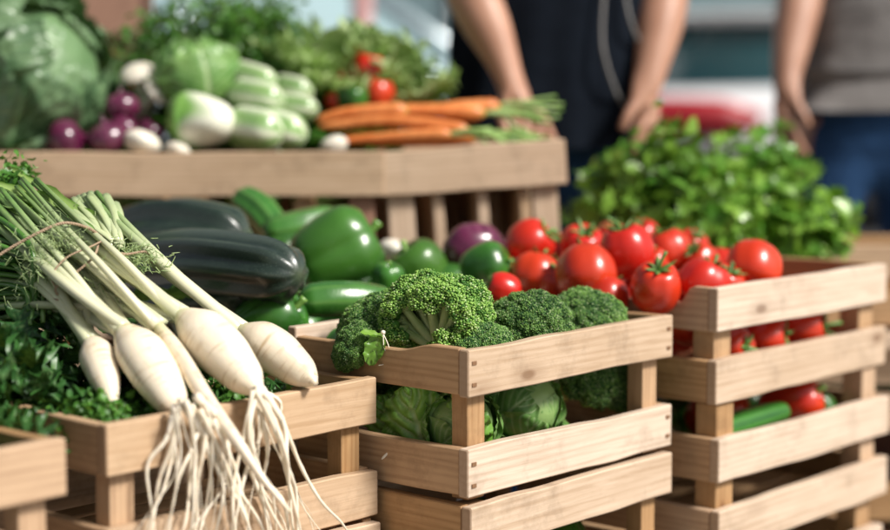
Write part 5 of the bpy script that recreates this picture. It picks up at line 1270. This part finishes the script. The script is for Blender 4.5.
# ================================================================== people
SKIN = veg('skin', (.36, .18, .115), (.48, .265, .18), rough=.5, sss=.15, scale=12)
BLACK = plain('black_cloth', (.008, .009, .012), .95, nscale=30, var=.4, bump=.4, spec=.1)
NAVY = plain('navy_apron_cloth', (.006, .009, .015), .95, nscale=20, var=.3, bump=.4, spec=.1)
GREY = plain('grey_shirt_cloth', (.155, .145, .14), .9, nscale=14, var=.35, bump=.6)
DENIM = plain('denim', (.022, .065, .16), .9, nscale=40, var=.35, bump=.5, spec=.2)
HAIRM = plain('dark_hair', (.03, .02, .014), .6, nscale=80, var=.5, bump=.8)
SHOE = plain('leather_shoe', (.03, .025, .02), .5, var=.3)
STRAP = plain('grey_strap', (.22, .215, .21), .8, nscale=60)
EYEW = plain('eye_white', (.75, .73, .7), .2); EYED = plain('eye_iris', (.04, .025, .015), .15)
def skinned(name, nodes, edges, mat, parent, sub=2, root=0, smooth=True):
    """nodes: {key: (pos, radius)}; grow one continuous surface over the skeleton"""
    keys = list(nodes); ix = {k: i for i, k in enumerate(keys)}
    me = bpy.data.meshes.new(name); me.from_pydata([tuple(nodes[k][0]) for k in keys], [(ix[a], ix[b]) for a, b in edges], [])
    o = bpy.data.objects.new(name, me); COL.objects.link(o)
    md = o.modifiers.new('skin', 'SKIN'); md.use_smooth_shade = True; md.branch_smoothing = .5
    for i, k in enumerate(keys):
        r = nodes[k][1]; r = r if isinstance(r, tuple) else (r, r)
        sv = me.skin_vertices[0].data[i]; sv.radius = r; sv.use_root = (k == keys[0])
    s = o.modifiers.new('sub', 'SUBSURF'); s.levels = sub; s.render_levels = sub
    dg = bpy.context.evaluated_depsgraph_get(); dg.update()
    nm = bpy.data.meshes.new_from_object(o.evaluated_get(dg)); o.modifiers.clear(); o.data = nm
    nm.materials.clear(); nm.materials.append(mat)
    for p_ in nm.polygons: p_.use_smooth = True
    if parent: o.parent = parent
    return o
def V3(*a): return Vector(a)
def person(loc, hgt, arms, facing, label, shirt, trousers, group=None, apron=None, sleeves=True, hipw=.10, legx=.11, wf=1.0, hem=None, af=1.3):
    """arms: for 'L' and 'R' (elbow, wrist, hand direction, palm normal) in place coordinates relative to loc; facing +1 looks along -Y"""
    e = empty('person', loc); tag(e, label, 'person', group)
    k = hgt / 1.75; hem = hem or .955 * k; fy = -1 if facing > 0 else 1
    n = {'pelvis': (V3(0, 0, .97 * k), .135), 'belly': (V3(0, fy * .01, 1.10 * k), (.145, .12)), 'chest': (V3(0, 0, 1.30 * k), (.165, .125)), 'upper': (V3(0, -fy * .01, 1.43 * k), (.12, .09)),
         'neck': (V3(0, 0, 1.52 * k), .055), 'jaw': (V3(0, fy * .025, 1.585 * k), (.062, .07)), 'face': (V3(0, fy * .02, 1.66 * k), (.075, .092)), 'crown': (V3(0, -fy * .005, 1.73 * k), (.065, .075))}
    ed = [('pelvis', 'belly'), ('belly', 'chest'), ('chest', 'upper'), ('upper', 'neck'), ('neck', 'jaw'), ('jaw', 'face'), ('face', 'crown')]
    sh = {}; 
    for s, nm in ((-1, 'A'), (1, 'B')):
        shp = V3(s * .185, 0, 1.43 * k); el, wr_, hd, pn = arms[nm]; el, wr_, hd, pn = Vector(el), Vector(wr_), Vector(hd).normalized(), Vector(pn).normalized()
        n['sh' + nm] = (shp, .062 * af); n['ua' + nm] = (shp.lerp(el, .5), .048 * af); n['el' + nm] = (el, .043 * af); n['fa' + nm] = (el.lerp(wr_, .35), .044 * af); n['fb' + nm] = (el.lerp(wr_, .75), .033 * af); n['wr' + nm] = (wr_, (.027 * af, .023 * af))
        ed += [('upper', 'sh' + nm), ('sh' + nm, 'ua' + nm), ('ua' + nm, 'el' + nm), ('el' + nm, 'fa' + nm), ('fa' + nm, 'fb' + nm), ('fb' + nm, 'wr' + nm)]
        side = hd.cross(pn).normalized() * s
        n['pm' + nm] = (wr_ + hd * .045, (.030, .017)); ed.append(('wr' + nm, 'pm' + nm))
        for fi, (off, L) in enumerate(((-.030, .070), (-.010, .080), (.010, .075), (.029, .060))):
            p = wr_ + hd * .082 + side * off; n[f'k{nm}{fi}'] = (p, .0115); ed.append(('pm' + nm, f'k{nm}{fi}'))
            p2 = p + hd * L * .42 + pn * .008; p3 = p2 + hd * L * .32 + pn * .016; p4 = p3 + hd * L * .22 + pn * .016
            for j, (q, r) in enumerate(((p2, .0095), (p3, .0085), (p4, .007))):
                n[f'f{nm}{fi}{j}'] = (q, r); ed.append((f'k{nm}{fi}' if j == 0 else f'f{nm}{fi}{j - 1}', f'f{nm}{fi}{j}'))
        t0 = wr_ + hd * .03 - side * .032 + pn * .008; t1 = t0 + hd * .030 - side * .018 + pn * .006; t2 = t1 + hd * .026 - side * .004 + pn * .008
        for j, (q, r) in enumerate(((t0, .014), (t1, .0115), (t2, .009))):
            n[f't{nm}{j}'] = (q, r); ed.append(('wr' + nm if j == 0 else f't{nm}{j - 1}', f't{nm}{j}'))
        n['hp' + nm] = (V3(s * hipw, 0, .90 * k), .10); n['kn' + nm] = (V3(s * legx, fy * .02, .50 * k), .058); n['th' + nm] = (V3(s * (hipw + legx) / 2, fy * .01, .70 * k), .08); n['cf' + nm] = (V3(s * legx, -fy * .01, .34 * k), .052)
        n['an' + nm] = (V3(s * legx, -fy * .01, .09 * k), .034); n['ft' + nm] = (V3(s * legx * 1.15, fy * .12, .035), (.038, .028))
        ed += [('pelvis', 'hp' + nm), ('hp' + nm, 'th' + nm), ('th' + nm, 'kn' + nm), ('kn' + nm, 'cf' + nm), ('cf' + nm, 'an' + nm), ('an' + nm, 'ft' + nm)]
        sh[nm] = (shp, el)
    skinned('body', n, ed, SKIN, e)
    # clothes
    q = {'belly': (V3(0, fy * .01, max(1.12 * k, hem + .10)), (.172 * wf, .14)), 'hem': (V3(0, 0, hem + .04), (.182 * wf, .15)), 'hem2': (V3(0, 0, hem), (.182 * wf, .15)), 'chest': (n['chest'][0], (.19 * wf, .142)), 'upper': (n['upper'][0], (.14, .10)), 'col': (V3(0, 0, 1.475 * k), (.075, .07))}
    qe = [('belly', 'hem'), ('hem', 'hem2'), ('belly', 'chest'), ('chest', 'upper'), ('upper', 'col')]
    for nm in 'AB':
        s0, el = sh[nm]; q['s' + nm] = (s0, .076); q['m' + nm] = (s0.lerp(el, .35), .068); q['c' + nm] = (s0.lerp(el, .55), .062); qe += [('upper', 's' + nm), ('s' + nm, 'm' + nm), ('m' + nm, 'c' + nm)]
    so = skinned('shirt', q, qe, shirt, e, 3)
    # cloth folds: push the surface in soft horizontal drags
    me = so.data; co = np.zeros(len(me.vertices) * 3); me.vertices.foreach_get('co', co); co = co.reshape(-1, 3); no = np.zeros(len(me.vertices) * 3); me.vertex_normals.foreach_get('vector', no); no = no.reshape(-1, 3)
    w1 = np.sin(co[:, 2] * 95 + 3 * np.sin(co[:, 0] * 9 + 2) + 2.0 * vnoise(co, 7, 3)) * .006 + vnoise(co, 14, 5) * .006
    co += no * w1[:, None]; me.vertices.foreach_set('co', co.ravel()); me.update()
    q = {'pelvis': (V3(0, 0, .95 * k), (.185 * wf, .155)), 'mid': (V3(0, 0, (.95 * k + hem + .04) / 2), (.182 * wf, .152)), 'waist': (V3(0, 0, hem + .04), (.172 * wf, .142)), 'top': (V3(0, 0, hem + .06), (.170 * wf, .14))}; qe = [('pelvis', 'mid'), ('mid', 'waist'), ('waist', 'top')]
    for s, nm in ((-1, 'A'), (1, 'B')):
        q['h' + nm] = (n['hp' + nm][0], (.115, .135)); q['t' + nm] = (n['th' + nm][0], .105); q['k' + nm] = (n['kn' + nm][0], .078); q['c' + nm] = (n['cf' + nm][0], .070); q['a' + nm] = (n['an' + nm][0], .062); q['b' + nm] = (n['an' + nm][0] - V3(0, 0, .03), .060)
        qe += [('pelvis', 'h' + nm), ('h' + nm, 't' + nm), ('t' + nm, 'k' + nm), ('k' + nm, 'c' + nm), ('c' + nm, 'a' + nm), ('a' + nm, 'b' + nm)]
    jo = skinned('jeans', q, qe, trousers, e, 3)
    me = jo.data; co = np.zeros(len(me.vertices) * 3); me.vertices.foreach_get('co', co); co = co.reshape(-1, 3); no = np.zeros(len(me.vertices) * 3); me.vertex_normals.foreach_get('vector', no); no = no.reshape(-1, 3)
    co += no * (vnoise(co * [1, 1, 2.2], 9, 3) * .008)[:, None]; me.vertices.foreach_set('co', co.ravel()); me.update()
    for s, nm in ((-1, 'A'), (1, 'B')):
        a = n['an' + nm][0]; f = n['ft' + nm][0]
        skinned('shoe', {'heel': (V3(a.x, a.y - fy * .04, .045), (.042, .04)), 'mid': (V3(a.x, a.y + fy * .06, .045), (.042, .038)), 'toe': (V3(f.x, f.y + fy * .03, .038), (.045, .030))}, [('heel', 'mid'), ('mid', 'toe')], SHOE, e)
    # head details
    hz = 1.66 * k
    skinned('hair', {'a': (V3(0, -fy * .02, hz + .075), (.082, .088)), 'b': (V3(0, -fy * .055, hz + .03), (.080, .06)), 'c': (V3(0, -fy * .06, hz - .04), (.065, .045))}, [('a', 'b'), ('b', 'c')], HAIRM, e)
    for s in (-1, 1):
        g = Geo(); v, f, d = lathe([(0, -.012), (.008, -.009), (.012, 0), (.008, .009), (0, .012)], 14, 12); g.add(v, f); eo = g.build('eye', EYEW, e, loc=(s * .031, fy * .098, hz + .005))
        g = Geo(); v, f, d = lathe([(0, .0), (.005, .0), (.004, .003), (0, .0035)], 12, 6); g.add(v, f); g.build('iris', EYED, eo, loc=(0, fy * .0105, 0), rot=aim((0, fy, 0)))
        skinned('ear', {'a': (V3(s * .082, 0, hz + .012), (.008, .014)), 'b': (V3(s * .084, 0, hz - .02), (.006, .010))}, [('a', 'b')], SKIN, e)
    skinned('nose', {'a': (V3(0, fy * .105, hz + .012), .009), 'b': (V3(0, fy * .125, hz - .022), (.014, .012))}, [('a', 'b')], SKIN, e)
    skinned('mouth', {'a': (V3(-.022, fy * .098, hz - .052), .004), 'b': (V3(0, fy * .105, hz - .05), .007), 'c': (V3(.022, fy * .098, hz - .052), .004)}, [('a', 'b'), ('b', 'c')], plain('lips', (.42, .16, .13), .5), e)
    return e, n
P1 = Vector((at(548, 100, 3.62).x, 3.66, 0))
def r1_(px, py, Y): return at(px, py, Y) - P1
pe, pn_ = person(P1, 1.86, {'A': (r1_(462, -26, 3.42), r1_(514, 82, 3.34), (.30, -.25, -.80), (.2, -.8, -.3)), 'B': (r1_(668, -28, 3.60), r1_(648, 92, 3.46), (-.04, -.12, -1), (-.6, .6, 0))}, 1,
                'person in black shirt and dark apron behind the carrots, one hand on the crate', BLACK, DENIM, wf=1.22)
# apron: curved cloth hanging over the front, with straps
g = Geo(); nu_, nv_ = 28, 40; s, t = np.meshgrid(np.linspace(-1, 1, nu_), np.linspace(0, 1, nv_))
wd = np.where(t < .25, .14 + .30 * t, .215 + .03 * t); z = 1.42 - t * .42; a = s * np.where(t < .25, .8, 1.05)
V = np.stack([np.sin(a) * (wd + .015), -.190 - .01 * t + (1 - np.cos(a)) * .16 + .006 * np.sin(s * 17 + 3 * t) * t, z], -1)
g.add(V.reshape(-1, 3), gridF(nv_, nu_, False)); ap = g.build('apron', NAVY, pe)
V2 = V.copy(); V2[..., 1] += .004; g = Geo(); g.add(V2.reshape(-1, 3), gridF(nv_, nu_, False)[:, ::-1]); g.build('apron_lining', NAVY, ap)
def strap(pts, r, nm='strap'):
    v, f, d = sweep(catmull([Vector(p) for p in pts], 40), [r] * 40, 8); Geo().add(v, f).build(nm, STRAP, ap)
strap([r1_(606, -30, 3.47), r1_(602, 30, 3.455), r1_(606, 62, 3.45), r1_(618, 96, 3.47), r1_(630, 112, 3.50)], .0035)
strap([r1_(622, -30, 3.49), r1_(628, 10, 3.475), r1_(634, 30, 3.48), r1_(640, 44, 3.50)], .0035)
P2 = Vector((at(876, 100, 4.02).x, 4.05, 0))
def r2_(px, py, Y): return at(px, py, Y) - P2
person(P2, 1.90, {'A': (r2_(806, -34, 4.02), r2_(783, 92, 3.86), (.04, -.1, -1), (.8, .5, 0)), 'B': (Vector((.27, .0, 1.28)), Vector((.28, -.1, 1.03)), (0, -.1, -1), (-.8, .5, 0))}, -1,
       'person in grey t-shirt and blue jeans at the right, back to the stall', GREY, DENIM, legx=.15, hipw=.12, wf=1.12, hem=1.115)
